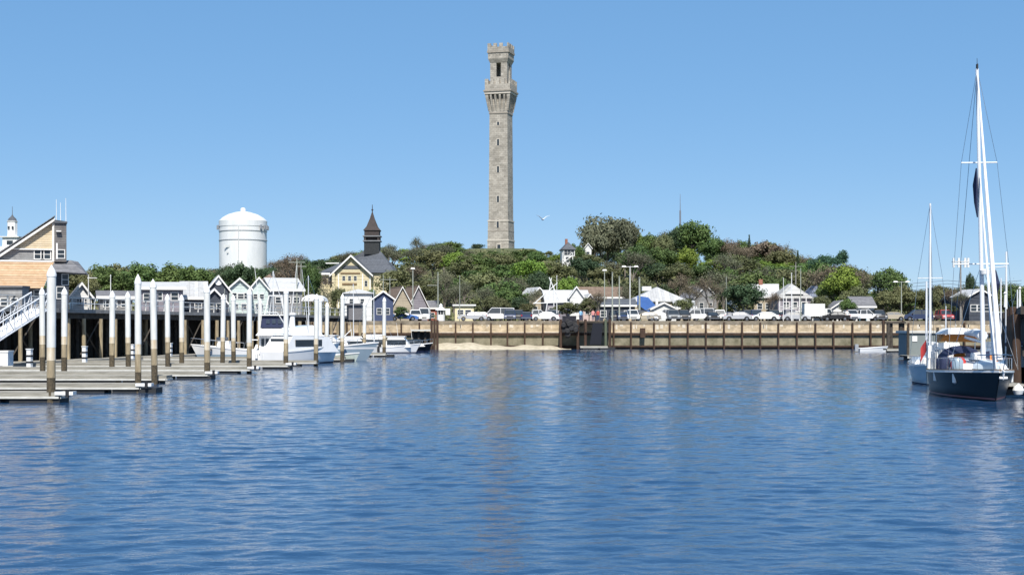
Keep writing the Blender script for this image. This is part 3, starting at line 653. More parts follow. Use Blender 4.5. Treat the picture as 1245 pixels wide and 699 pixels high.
def limbs(rd, depth, spread=.75, h0=3.0, tips=None):
    mb = MB(); tips = [] if tips is None else tips
    def rec(p, d, ln, r, lv):
        q = p + d * ln; mb.tube(p, q, r, r * .66, 6 if lv == 0 else (4 if lv < 3 else 3), cap=False)
        if lv >= depth: tips.append(q); return
        for k in range(3 if lv < 3 else 2):
            nd = (d + Vector((rd.uniform(-1, 1), rd.uniform(-1, 1), rd.uniform(-.25, .55))) * spread).normalized()
            rec(p + d * ln * rd.uniform(.75, 1.0), nd, ln * rd.uniform(.58, .8), r * .6, lv + 1)
    rec(Vector((0, 0, -.6)), Vector((rd.uniform(-.05, .05), 0, 1)).normalized(), h0, .24, 0)
    return mb
def proto(kind, seed):
    rg = np.random.default_rng(seed); rd = random.Random(seed)
    if kind in ('leafy', 'tall', 'bush'):
        nb = {'leafy': 34, 'tall': 30, 'bush': 22}[kind]; rx = {'leafy': 3.9, 'tall': 3.0, 'bush': 3.6}[kind]; zc, rz_ = {'leafy': (6.0, 3.3), 'tall': (5.8, 3.7), 'bush': (4.6, 4.4)}[kind]
        C = []; NN = []; SZ = []
        for i in range(nb):
            v = rg.normal(size=3); v /= np.linalg.norm(v); v[2] = abs(v[2]) * 1.0 if rg.random() < .72 else v[2]
            rr_ = rg.uniform(.45, .92); c = np.array([v[0] * rx * rr_ * rg.uniform(.8, 1.1), v[1] * rx * rr_, zc + v[2] * rz_ * rr_]); br = rg.uniform(.75, 1.55)
            n_ = int(150 * br ** 1.6); u = rg.normal(size=(n_, 3)); u /= np.linalg.norm(u, axis=1, keepdims=True)
            rad_ = br * rg.uniform(.45, 1.12, size=(n_, 1)) * (1 + .25 * np.sin(u[:, :1] * 5 + i)); C.append(c + u * rad_ * [1, 1, .8]); NN.append(u + rg.normal(size=(n_, 3)) * .55); SZ.append(rg.uniform(.12, .29, n_))
        C = np.concatenate(C); NN = np.concatenate(NN); SZ = np.concatenate(SZ)
        k = 10.0 / C[:, 2].max(); C *= [1, 1, k]
        tr_ = limbs(rd, 3, .7, 3.0 if kind != 'bush' else 1.6)
        return tr_, (C, NN, SZ, rg)
    if kind == 'bare':
        tips = []; tr_ = limbs(rd, 6, .8, 2.6, tips); T = np.array([list(v) for v in tips]); k = 10.0 / T[:, 2].max(); kx = 4.0 / np.abs(T[:, :2]).max(); 
        tr_.v = [(x * kx, y * kx, z * k) for x, y, z in tr_.v]; T = T * [kx, kx, k]; n_ = 2600
        C = T[rg.integers(0, len(T), n_)] + rg.normal(size=(n_, 3)) * .42; return tr_, (C, rg.normal(size=(n_, 3)), rg.uniform(.07, .2, n_), rg)
    if kind == 'conifer':
        tr_ = MB(); tr_.tube((0, 0, -.6), (0, 0, 9.6), .2, .04, 6); C = []; NN = []
        for lv in range(22):
            z = 1.2 + lv * .4; r0 = 2.6 * (1 - (z - 1) / 9.4) + .15; na = 9
            for a in range(na):
                th = a * 2 * PI / na + lv * .7 + rd.uniform(-.2, .2); rr_ = r0 * rd.uniform(.7, 1.1); n_ = int(6 + rr_ * 10); s_ = rg.random(n_) ** .6
                C.append(np.stack([np.cos(th) * rr_ * s_, np.sin(th) * rr_ * s_, z - .25 * s_ * rr_ + rg.normal(size=n_) * .08], -1) + rg.normal(size=(n_, 3)) * .08); NN.append(rg.normal(size=(n_, 3)) * .5 + [0, 0, 1])
        C = np.concatenate(C); NN = np.concatenate(NN); k = 10 / C[:, 2].max(); C *= [1, 1, k]; return tr_, (C, NN, rg.uniform(.12, .24, len(C)), rg)
    if kind == 'pine':     # flat-topped wind-leaning pine
        tr_ = limbs(rd, 3, .8, 4.0); C = []; NN = []
        for i in range(40):
            c = np.array([rg.uniform(-3.9, 4.2), rg.uniform(-2, 2), 0]); c[2] = 8.6 + c[0] * .16 + rg.uniform(-.8, .5); br = rg.uniform(.9, 1.5); n_ = 170
            u = rg.normal(size=(n_, 3)); u /= np.linalg.norm(u, axis=1, keepdims=True); C.append(c + u * br * rg.uniform(.3, 1, size=(n_, 1)) * [1.3, 1, .6]); NN.append(u + rg.normal(size=(n_, 3)) * .6)
        C = np.concatenate(C); NN = np.concatenate(NN); k = 10 / C[:, 2].max(); C *= [1, 1, k]; return tr_, (C, NN, rg.uniform(.1, .24, len(C)), rg)
_P = {}
NV = {'leafy': 5, 'tall': 3, 'bush': 3, 'bare': 3, 'conifer': 2, 'pine': 1}
NM = {'leafy': 'broadleaf_tree', 'tall': 'broadleaf_tree', 'bush': 'shrub', 'bare': 'bare_tree', 'conifer': 'conifer_tree', 'pine': 'pine_tree'}
def tree(kind, colr, px, D, ytop, wpx, label, group=None, zb=None, rd=random.Random(77), sy=None):
    vi = rd.randrange(NV[kind]); key = (kind, vi)
    if key not in _P:
        tb, args = proto(kind, 100 + vi + sum(map(ord, kind))); me = bpy.data.meshes.new('trunk'); me.from_pydata(tb.v, [], tb.f); me.materials.append(bark); _P[key] = (me, args, {})
    tm, args, cr = _P[key]
    if colr not in cr: cr[colr] = leaf_mesh('crown', args[0], args[1], args[2] * (1 if kind != 'bare' else .9), args[3], LM[colr])
    x = X(px, D); z = ground_z(x, D) if zb is None else zb; h = max(1.0, Z(ytop, D) - z); wd = wpx * D / F
    t = empty(NM[kind], (x, D, z), 0, label, 'tree' if kind != 'bush' else 'shrub', group)
    nomw = {'leafy': 8.2, 'tall': 6.6, 'bush': 7.8, 'bare': 8.0, 'conifer': 5.6, 'pine': 9.5}[kind]
    t.scale = (wd / nomw, sy or min(1.6, wd / nomw), h / 10); t.rotation_euler = (0, 0, 0 if kind == 'pine' else rd.uniform(-.5, .5) + (PI if rd.random() < .5 else 0))
    for nm, me in (('trunk', tm), ('crown', cr[colr])):
        o = bpy.data.objects.new(nm, me); COL.objects.link(o); o.parent = t
    return t
SIL = [(0, 330), (80, 325), (105, 322), (125, 320), (150, 318), (200, 317), (235, 322), (262, 325), (275, 318), (300, 321), (325, 327), (340, 318), (352, 311), (368, 311), (378, 318), (392, 318), (400, 310), (430, 306), (460, 300), (490, 297), (510, 298), (535, 294), (548, 293), (560, 300), (575, 305), (640, 305), (655, 303), (680, 308), (700, 304), (708, 272), (730, 262), (755, 262), (772, 270), (778, 284), (800, 288), (818, 280), (830, 271), (850, 269), (863, 280), (872, 292), (895, 290), (920, 291), (945, 294), (962, 302), (978, 312), (1000, 318), (1030, 322), (1050, 330), (1056, 352), (1065, 352), (1110, 352), (1160, 350), (1200, 345), (1300, 350)]
SX, SY_ = zip(*SIL)
def sil(px): return float(np.interp(px, SX, SY_))
def zone(px):
    if px < 262: return 'left of the white water tank'
    if px < 388: return 'between the water tank and the spired hall'
    if px < 560: return 'on the slope between the spired hall and the stone tower'
    if px < 680: return 'on the slope straight below the stone tower'
    if px < 810: return 'on the rise just right of the stone tower'
    if px < 960: return 'on the right part of the hill beyond the radio mast'
    if px < 1060: return 'behind the porch house at the right end of the hill'
    return 'beyond the sailboats at the far right'
def palette(px, rd):
    r = rd.random()
    if px < 262: return [('leafy', 'green'), ('leafy', 'olive'), ('bush', 'green'), ('tall', 'green'), ('leafy', 'green')][int(r * 5)]
    if px < 388: return [('leafy', 'dark'), ('leafy', 'green'), ('bare', 'brown'), ('leafy', 'dark')][int(r * 4)]
    if px < 560: return [('leafy', 'green'), ('leafy', 'bright'), ('bare', 'grey'), ('leafy', 'olive'), ('bare', 'grey'), ('bush', 'olive'), ('bare', 'brown')][int(r * 7)]
    if px < 680: return [('leafy', 'green'), ('leafy', 'bright'), ('leafy', 'green'), ('leafy', 'olive'), ('bush', 'green'), ('bare', 'grey')][int(r * 6)]
    if px < 810: return [('leafy', 'green'), ('bare', 'grey'), ('leafy', 'dark'), ('leafy', 'olive'), ('leafy', 'bright'), ('bare', 'grey')][int(r * 6)]
    if px < 960: return [('bare', 'brown'), ('leafy', 'green'), ('leafy', 'green'), ('bare', 'grey'), ('leafy', 'olive'), ('leafy', 'bright')][int(r * 6)]
    return [('leafy', 'green'), ('leafy', 'olive'), ('bare', 'brown'), ('bare', 'grey'), ('leafy', 'green')][int(r * 5)]
LW = {('leafy', 'green'): 'rounded mid green tree', ('leafy', 'bright'): 'fresh yellow green spring tree', ('leafy', 'olive'): 'dull olive tree', ('leafy', 'dark'): 'dark green dense tree', ('leafy', 'brown'): 'brownish budding tree',
      ('bush', 'green'): 'low spreading green tree', ('bush', 'olive'): 'low spreading olive tree', ('tall', 'green'): 'upright green tree', ('bare', 'grey'): 'thin grey twiggy tree', ('bare', 'brown'): 'thin brown twiggy tree'}
rd = random.Random(21); NT = 0
rows_ = [(545, 27, 1), (500, 25, 1), (455, 28, 0), (410, 29, 0), (370, 30, 0), (332, 33, 0), (302, 38, 0), (276, 50, 0)]
for ri, (D0, stp, rear) in enumerate(rows_):
    px = 70 + rd.uniform(0, stp)
    while px < 1260:
        D = D0 + rd.uniform(-14, 14) * (1 if D0 > 290 else .5); p = px; px += stp * rd.uniform(.8, 1.25)
        if D > 500 and 572 < p < 648: continue
        if D < 345 and 380 < p < 482: continue          # the hall
        if D > 480 and (p < 60 or 255 < p < 335): continue
        if D0 == 276 and (p < 530 or 640 < p < 850): continue
        if D0 == 302 and (60 < p < 380 or 650 < p < 830): continue
        if D0 >= 455 and not 70 < p < 1060: continue
        x = X(p, D); gz = ground_z(x, D); s0 = sil(p) + abs(rd.gauss(0, 3.0)) - 1.2
        hmax = Z(s0, D) - gz; hh = rd.uniform(6.0, 10.5)
        if D0 >= 500 or (D0 in (332, 370) and (p < 262 or p > 980)) : hh = min(hmax, 13) if hmax > 4 else hmax
        hh = min(hh, hmax)
        if hh < 1.8: continue
        kd, cl = palette(p + rd.uniform(-15, 15), rd)
        wpx = (min(9.5, hh * rd.uniform(.95, 1.3)) + 1.0) * F / D
        lb = f'{LW[(kd, cl)]} {zone(p)}'
        tree(kd, cl, p, D, HY - (gz + hh - EYE) * F / D, wpx, lb, 'trees ' + zone(p), rd=rd); NT += 1
# trees that can be told apart
T1 = [('leafy', 'grey', 738, 435, 260, 70, 'biggest grey green crown topping the rise right of the stone tower'), ('leafy', 'grey', 722, 430, 270, 44, 'broad grey green crown on the left shoulder of the biggest crown'), ('leafy', 'grey', 760, 430, 266, 40, 'grey green crown on the right shoulder of the biggest crown'),
      ('leafy', 'green', 842, 445, 268, 56, 'large round green tree on the skyline right of the radio mast'), ('leafy', 'dark', 822, 445, 277, 30, 'smaller dark tree at the left foot of the radio mast'),
      ('bare', 'brown', 885, 440, 292, 48, 'pinkish brown bare crown right of the round skyline tree'), ('leafy', 'brown', 928, 425, 292, 52, 'broad brown budding crown beside the small skyline spruce'), ('leafy', 'olive', 952, 415, 302, 40, 'olive budding crown sloping down at the right end of the hill'),
      ('conifer', 'dark', 911, 440, 285, 12, 'small dark spruce standing up from the brown skyline trees'), ('conifer', 'dark', 970, 400, 304, 14, 'dark spruce where the hill skyline drops to the right'),
      ('pine', 'pine', 1006, 335, 304, 44, 'blue green pine leaning right above the yellow green tree'),
      ('leafy', 'bright', 1025, 258, 321, 54, 'big yellow green tree behind the parked cars left of the street lamp'), ('leafy', 'green', 1008, 262, 334, 34, 'darker green tree tucked behind the big yellow green tree'), ('leafy', 'olive', 1040, 254, 345, 36, 'olive lower crown in front of the big yellow green tree'),
      ('leafy', 'dark', 905, 246, 343, 48, 'dark olive tree in the car park left of the porch house'), ('bare', 'brown', 864, 244, 338, 46, 'brown twiggy tree before the grey gabled house'), ('bare', 'brown', 843, 258, 346, 34, 'thin brown tree right of the pale hipped roof'), ('bare', 'grey', 880, 256, 345, 26, 'thin grey tree between the brown twiggy tree and the dark olive tree'),
      ('leafy', 'green', 1082, 262, 324, 46, 'rounded green tree behind the crossarm street lamp at the right'), ('leafy', 'olive', 1098, 256, 345, 44, 'olive tree right below the crossarm street lamp'), ('leafy', 'olive', 1078, 252, 352, 36, 'low olive tree left below the crossarm street lamp'),
      ('leafy', 'olive', 1140, 262, 346, 44, 'olive tree behind the slim mast of the grey sailboat'), ('bare', 'brown', 1160, 250, 352, 30, 'brown twiggy tree right of the slim sailboat mast'), ('leafy', 'dark', 1180, 275, 331, 15, 'small dark round headed tree left of the tall sailboat mast'),
      ('leafy', 'green', 1232, 262, 343, 36, 'green tree at the right edge behind the masts'), ('bare', 'grey', 562, 268, 343, 40, 'grey bare tree behind the yellow kiosk'), ('bare', 'grey', 590, 266, 350, 40, 'grey bare tree right of the yellow kiosk'), ('leafy', 'green', 621, 262, 350, 48, 'leafy green tree over the parked cars before the tower slope'),
      ('bare', 'grey', 540, 275, 330, 36, 'grey bare tree behind the octagonal booth'), ('leafy', 'olive', 690, 236, 366, 32, 'dark olive shrubby tree on the bulkhead above the dark landing stage'), ('leafy', 'dark', 655, 300, 328, 36, 'dark tree left of the white stair house'), ('leafy', 'bright', 690, 300, 335, 34, 'bright green tree below the white stair house'),
      ('bare', 'grey', 1170, 236, 356, 26, 'grey bare tree before the dark waterfront house'), ('leafy', 'olive', 1205, 250, 352, 30, 'olive tree just behind the tall yacht mast'), ('leafy', 'olive', 1124, 258, 350, 32, 'low olive tree left of the slim sailboat mast'), ('leafy', 'olive', 1152, 240, 368, 22, 'small olive tree on the bulkhead right of the slim mast'),
      ('leafy', 'olive', 610, 250, 362, 30, 'low olive tree over the long white van'), ('bush', 'olive', 640, 248, 368, 26, 'round olive bush above the white pickup truck'), ('leafy', 'olive', 716, 250, 360, 28, 'olive tree hiding the small pinkish house'), ('bare', 'brown', 728, 246, 356, 30, 'brown twiggy tree before the plain brown roof'), ('bare', 'grey', 760, 262, 348, 30, 'grey twiggy tree just left of the blue walled hall'), ('leafy', 'olive', 832, 246, 362, 24, 'small olive tree before the cream low house'),
      ('bare', 'grey', 648, 250, 352, 30, 'grey twiggy tree before the scruffy gable house'), ('leafy', 'olive', 998, 248, 358, 22, 'olive tree behind the white box truck'), ('leafy', 'green', 1030, 244, 362, 26, 'low green tree over the white cottage front'), ('bare', 'brown', 938, 246, 356, 24, 'brown twiggy tree left of the porch house'), ('leafy', 'olive', 600, 252, 358, 40, 'wide olive tree at the left of the long white van'), ('leafy', 'dark', 632, 254, 360, 34, 'dark tree standing behind the dark parked row'),
      ('leafy', 'green', 790, 435, 283, 40, 'rounded green crown left of the radio mast foot'), ('leafy', 'olive', 806, 430, 284, 34, 'olive crown just left of the radio mast'), ('leafy', 'green', 868, 440, 286, 36, 'green crown falling away right of the round skyline tree'), ('leafy', 'green', 700, 425, 296, 30, 'green crown beside the white hill house'), ('leafy', 'green', 775, 400, 296, 44, 'dense green crown below the biggest crown at right'), ('leafy', 'olive', 900, 400, 308, 46, 'olive crown in the middle of the right hill slope'), ('leafy', 'green', 945, 380, 322, 44, 'green crown low on the right hill slope'), ('leafy', 'green', 962, 372, 330, 46, 'green crown behind the porch house roof'), ('leafy', 'olive', 925, 345, 330, 44, 'olive crown behind the bright white broken roof'), ('leafy', 'green', 885, 350, 325, 48, 'green crown behind the small white gable'), ('leafy', 'green', 640, 470, 303, 44, 'green crown on the slope just right of the tower foot'), ('leafy', 'green', 530, 470, 297, 44, 'green skyline crown left of the rounded skyline tree'),
      ('leafy', 'olive', 412, 262, 348, 26, 'olive tree at the left front of the yellow hall'), ('leafy', 'green', 452, 258, 350, 24, 'green tree at the right front of the yellow hall'), ('bush', 'dark', 580, 530, 296, 22, 'dark round evergreen shrub left of the stone tower base'), ('leafy', 'green', 547, 500, 293, 36, 'rounded green tree on the skyline left of the stone tower'), ('bare', 'grey', 510, 480, 289, 22, 'sparse bare tree poking above the skyline left of the stone tower'),
      ('leafy', 'dark', 292, 330, 317, 44, 'dark tree in front of the foot of the white water tank'), ('leafy', 'dark', 276, 338, 319, 26, 'dark tree at the left corner of the white water tank'), ('bare', 'brown', 358, 330, 311, 44, 'brown bare tree right of the white water tank'), ('leafy', 'green', 378, 300, 319, 30, 'clipped dark green tree against the left wall of the spired hall'),
      ('leafy', 'olive', 107, 150, 326, 30, 'olive tree behind the right end of the harbour office roof'), ('bare', 'brown', 825, 300, 335, 40, 'brown bare tree above the pale hipped roof'), ('bush', 'bright', 466, 262, 362, 30, 'bright shrub beside the yellow hall wall'), ('bush', 'green', 487, 232, 372, 22, 'small green shrub before the brown roofed houses')]
for k_, c_, px, D, yt, wp, lb in T1:
    tree(k_, c_, px, D, yt, wp, lb, zb=(4.3 if D < 265 else (ground_z(X(px, D), D) - 2.6 if D == 530 else None)), rd=rd)
# undergrowth that covers the slope
rg = np.random.default_rng(3); n_ = 52000
XX = rg.uniform(-175, 190, n_); YY = rg.uniform(268, 505, n_); ok = ~((YY > 505) & (np.abs(XX - 0) < 14)) ; XX, YY = XX[ok], YY[ok]
ZZ = np.array([ground_z(a, b_) for a, b_ in zip(XX, YY)]); blob = np.array([mnoise.noise(Vector((a * .25, b_ * .25, 3))) for a, b_ in zip(XX, YY)])
ZZ += rg.random(len(XX)) * (.7 + 2.2 * np.clip(blob + .25, 0, 1))
me = leaf_mesh('undergrowth', np.stack([XX, YY, ZZ], -1), rg.normal(size=(len(XX), 3)) + [0, -.4, .8], rg.uniform(.25, .7, len(XX)), rg, mat('scrub_leaf', (.08, .09, .035), .8, col2=(.18, .185, .08), scale=.12))
o = bpy.data.objects.new('undergrowth', me); COL.objects.link(o); tag(o, 'low green and olive scrub covering the hillside under the trees', 'scrub', kind='stuff')

# ------------------------------------------------------------------ wharf sheds
def WH(px, off): return wx_at(px, off)
W1 = [0.3, .42, .62, .72]
D = 138.5
h = house('wharf_shack', 'small white gabled shack with a three-part window on the wharf', 88, 111, 138.5, 379, 360, 345, 5.5, 'front', w_white, r_grey, .12, [(.36, .42, .38, .5), (.5, .42, .38, .5), (.64, .42, .38, .5)], zb=WD)
house('wharf_shed', 'low grey shingled shed with pale roof right of the small white shack', 122, 160, WH(140, 2.5), 379, 361, 354.5, 5, 'side', w_grey, r_grey, .1, [(.2, .3, .5, .6), (.45, .3, .5, .6), (.75, .3, .5, .6)], zb=WD)
house('wharf_shed', 'mauve grey shed with long white fascia left of the pale metal roof', 172, 222, WH(195, 3), 379, 350, 343.5, 6, 'side', w_mauve, r_white, .05, [(.15, .45, .7, .8), (.42, .5, .7, .8), (.8, .5, .7, .8)], zb=WD, door=.3)
house('wharf_shed', 'shed with big pale grey metal roof and dark open front', 222, 249, WH(235, 2.5), 379, 361, 342.5, 7, 'side', w_dark, r_pale, .05, [(.2, .3, .7, .6), (.7, .3, .7, .6)], zb=WD)
h = house('wharf_shop', 'tall dark gabled shop with a round white window', 253, 278, WH(265, 5), 379, 352, 336, 7, 'front', w_dark, r_pale, .1, [(.2, .55, .4, .6), (.8, .55, .4, .6)], zb=WD)
MB().tube((0, -.02, 3.9), (0, -.1, 3.9), .42, .42, 14).build('round_window', white, h)
house('wharf_shop', 'lower dark gabled shed with white trim in front of the round window shop', 247, 274, WH(262, .8), 379, 366, 352, 4, 'front', w_dark, r_pale, .1, [(.35, .35, .5, .6), (.7, .35, .5, .6)], zb=WD)
house('wharf_shop', 'pale teal two storey shop left of the water tank foot', 279, 304, WH(290, 6), 381, 350, 339, 7, 'front', w_teal, r_white, .05, [(.25, .6, .5, .7), (.55, .6, .7, .6), (.8, .6, .4, .7), (.3, .2, .6, .7), (.7, .2, .6, .7)], zb=WD)
house('wharf_shop', 'pale teal shop with small dark attic windows', 304, 326, WH(314, 6), 381, 351, 338, 7, 'front', w_teal, r_white, .05, [(.3, .62, .5, .6), (.65, .62, .5, .6), (.5, .2, .9, .8)], zb=WD)
house('wharf_shop', 'mauve roofed house behind the teal shops', 318, 336, WH(326, 16), 381, 342, 333, 7, 'hip', w_mauve, r_brown, 0, [(.5, .7, .8, .8)], zb=WD)
house('wharf_hall', 'wide hall with curved looking white roof behind the flybridge boats', 331, 368, WH(348, 9), 381, 352, 338, 9, 'side', w_grey, r_white, .25, [(.2, .5, .8, .8), (.5, .5, .8, .8), (.8, .5, .8, .8)], zb=WD)
# canopy
D = WH(380, 3); t = empty('canopy_tent', (X(380, D), D, WD), 0, 'low rounded white canopy tent on the wharf left of the yellow hall', 'tent')
wc = 14 * D / F; mb = MB(); rings = []
for j in range(7):
    a = PI * j / 6; rings.append((math.cos(a), math.sin(a)))
MB().prism_y([(wc * c, 2.1 + .95 * s_) for c, s_ in rings], 0, 5).build('cover', white, t)
for sx in (-1, 1):
    for y in (0.1, 4.9): MB().tube((sx * wc * .95, y, 0), (sx * wc * .95, y, 2.1), .05, .05, 6).build('leg', steel, t)
for k in range(5): MB().tube((-wc * .9 + k * wc * .45, -.02, 1.9), (-wc * .7 + k * wc * .45, -.02, 2.5), .05, .05, 4).build('strut', greyw, t)
house('wharf_shed', 'square grey plywood shed on the wharf end before the white house', 424, 441, 207, 388, 371, 369, 4, 'flat', mat('grey_plywood', (.16, .155, .16), .85), r_grey, .1, zb=WD - .4)
# --- shore buildings left of the octagonal booth
house('shore_house', 'white boxy house with small windows right of the yellow hall', 419, 452, 250, 388, 356, 351, 8, 'hip', w_white, r_white, .08, [(.25, .62, .6, .8), (.65, .62, .6, .8), (.3, .2, .9, 1), (.7, .2, .9, 1)], zb=4.3)
t = house('shore_kiosk', 'dark blue gabled kiosk with white trim behind the farthest end pile', 454, 478, 232, 388, 363, 354.5, 5, 'front', mat('navy_wall', (.05, .07, .14), .8), r_white, .1, [(.3, .3, .7, .9), (.7, .3, .7, .9)], zb=4.3)
house('shore_house', 'brown roofed cottage with a pale gable, left of a matching pair', 478, 500, 262, 388, 369, 349, 9, 'front', w_tan, r_brown, .3, [(.35, .3, .7, .9), (.7, .3, .7, .9)], zb=4.3)
house('shore_house', 'brown roofed cottage, right of a matching pair, before the slope', 497, 520, 266, 388, 371, 348, 9, 'front', w_mauve, r_brown, .3, [(.35, .3, .7, .9), (.7, .3, .7, .9)], zb=4.3)
house('shore_house', 'small red and white cottage under the bare trees', 520, 531, 275, 388, 374, 366, 6, 'side', mat('red_wall', (.35, .1, .07), .8), r_grey, 0, [(.5, .3, .8, .9)], zb=4.3)
# octagonal booth
t = empty('octagonal_booth', (X(536, 232), 232, 4.3), 0, 'small pale octagonal booth with pointed roof and finial on the bulkhead', 'booth')
MB().lathe([(.62, 0), (.62, 1.0)], 8).build('base', trim, t)
for k in range(8):
    a = k * PI / 4; MB().tube((.58 * math.cos(a), .58 * math.sin(a), 1.0), (.58 * math.cos(a), .58 * math.sin(a), 1.75), .05, .05, 5).build('post', trim, t)
MB().lathe([(.4, 1.0), (.4, 1.7)], 8).build('inner_glass', glass, t)
MB().lathe([(.9, 1.7), (.82, 1.82), (.3, 2.15), (.26, 2.4), (.32, 2.42), (.02, 2.75)], 8).build('roof', white, t)
house('food_kiosk', 'cream yellow flat roofed kiosk beside a slim flagpole', 553, 576, 240, 388, 372, 371, 3.5, 'flat', mat('cream_kiosk', (.7, .62, .38), .7), offwhite, .05, [(.3, .45, .9, .7), (.7, .45, .9, .7)], zb=4.3)
t = empty('notice_board', (X(544.5, 233), 233, 4.3), 0, 'tall blank white board on two short posts right of the octagonal booth', 'sign')
MB().box(-.36, .36, -.04, .04, .95, 1.95).build('panel', white, t)
for s_ in (-.3, .3): MB().box(s_ - .04, s_ + .04, -.04, .04, 0, .948).build('post', darkw, t)
# --- middle shore
house('shore_house', 'white house with scruffy grey gable and slanting timber beams', 643, 668, 268, 388, 362, 350, 7, 'front', w_tan, r_white, .3, [(.3, .4, .8, 1), (.7, .4, .8, 1)], zb=4.3)
house('shore_house', 'long white roofed house in the middle of the shore', 664, 716, 262, 388, 366, 353, 8, 'side', w_mauve, r_white, .08, [(.12, .4, .8, 1), (.34, .4, .8, 1), (.6, .4, .8, 1), (.85, .4, .8, 1)], zb=4.3)
house('shore_house', 'narrow white gable rising from the long white roofed house', 693, 709, 259, 388, 360, 349, 6, 'front', w_white, r_white, .0, [(.5, .55, .7, .8)], zb=4.3)
house('shore_house', 'small pinkish house with dark windows right of the white gable', 709, 726, 256, 388, 368, 358, 6, 'front', mat('pinkish_wall', (.55, .42, .38), .8), r_white, .1, [(.3, .4, .7, .8), (.7, .4, .7, .8)], zb=4.3)
house('long_house', 'long building with plain brown roof behind the lamp posts', 704, 758, 285, 388, 361, 349, 8, 'side', w_tan, r_brown, .05, [(.2, .4, .8, 1), (.5, .4, .8, 1), (.8, .4, .8, 1)], zb=4.3)
house('shore_house', 'dark low house front below the brown roof', 724, 772, 255, 388, 371, 364, 6, 'side', w_dark, r_slate, .0, [(.2, .3, .9, 1), (.5, .3, .9, 1), (.8, .3, .9, 1)], zb=4.3)
D = 272.0; t = house('market_hall', 'large hall with sweeping pale hipped roof and a bright blue left wall', 768, 836, D, 388, 366, 348, 16, 'hip', w_tan, r_pale, .0, [(.5, .4, 1, 1), (.62, .4, 1, 1), (.74, .4, 1, 1), (.87, .4, 1, 1)], zb=4.3)
bl = mat('bright_blue_panel', (.05, .14, .42), .55, .1, 1.5); a = -34 * D / F
MB().prism_y([(a + 1.0, 3.2), (a + 4.3, .9), (a + 4.3, 3.1), (a + 3.0, 4.5), (a + 1.0, 4.8)], -.5, -.3).build('blue_panel', bl, t)
MB().box(a + 4.35, a + 4.8, -.5, -.3, 0, 4.2).build('corner_post', white, t)
MB().box(-2.6, -.9, 6.6, 8.6, 5.9, 6.7).build('roof_vent', offwhite, t)
house('pavilion', 'low pavilion with white edged gable roof before the big pale roof', 793, 822, 250, 388, 375.5, 368.5, 5, 'front', offwhite, r_white, .0, [(.3, .3, .9, .7), (.7, .3, .9, .7)], zb=4.3)
house('shore_house', 'cream low house right of the pale hipped roof', 822, 845, 268, 388, 374, 366, 7, 'side', w_tan, r_pale, 0, [(.3, .3, .8, .9), (.7, .3, .8, .9)], zb=4.3)
house('shore_house', 'grey gabled house half hidden by brown twiggy trees', 844, 872, 278, 388, 361, 347, 8, 'front', w_grey, r_grey, .25, [(.3, .55, .8, 1), (.7, .55, .8, 1), (.5, .15, .9, 1)], zb=4.3)
house('shore_house', 'white gable peeping over the dark olive tree', 888, 901, 300, 388, 350, 340, 7, 'front', w_white, r_pale, .0, [(.5, .6, .8, .9)], zb=4.3)
house('shore_house', 'house with bright white broken roof left of the porch house', 917, 945, 270, 388, 360, 345.5, 8, 'side', w_tan, r_white, -.15, [(.25, .5, .8, 1), (.6, .5, .8, 1), (.85, .5, .8, 1)], zb=4.3, ch=.3)
D = 262.0; t = house('porch_house', 'grey hip roofed house with a white two level porch facing the harbour', 946, 986, D, 388, 362, 344, 9, 'hip', w_mauve, boards('light_grey_roof', (.33, .33, .32), (.46, .46, .44), .25), .0, [(.25, .58, .9, 1), (.5, .58, .9, 1), (.8, .58, .9, 1), (.25, .12, .9, 1), (.55, .12, .9, 1), (.8, .12, .9, 1)], zb=4.3)
a = 20 * D / F
for k in range(6):
    x = -a + k * 2 * a / 5; MB().box(x - .07, x + .07, -1.6, -1.46, 0, Z(362, D) - 4.3).build('porch_post', trim, t)
MB().box(-a, a, -1.62, -.02, 1.75, 1.92).build('balcony_floor', trim, t); MB().box(-a, a, -1.66, -1.61, 2.6, 2.7).box(-a, a, -1.66, -1.61, 2.2, 2.26).build('balcony_rail', trim, t)
MB().prism_y([(-1.6, 4.9), (1.6, 4.9), (0, 6.3)], -.2, 3).build('dormer', w_white, t)
house('shore_house', 'house with blue grey hipped roof right of the porch house', 985, 1004, 268, 388, 361, 346.5, 8, 'hip', w_white, r_blue, .0, [(.3, .5, .7, 1), (.7, .5, .7, 1)], zb=4.3)
house('shore_shop', 'white and teal shop with dark awning under the right trees', 1038, 1063, 246, 388, 372, 361, 6, 'side', w_white, r_grey, .0, [(.2, .3, .9, .9), (.7, .3, .9, .9)], zb=4.3, door=.45)
MB().box(-.9, .4, -.06, -.01, .1, 1.7).build('teal_panel', mat('teal_paint', (.1, .3, .42), .6), kids(bpy.data.objects['shore_shop'])[0].parent)
house('shore_house', 'white cottage front left of the white and teal shop', 1012, 1036, 250, 388, 374, 366, 6, 'front', w_white, r_grey, .0, [(.3, .3, .7, .9), (.7, .3, .7, .9)], zb=4.3)
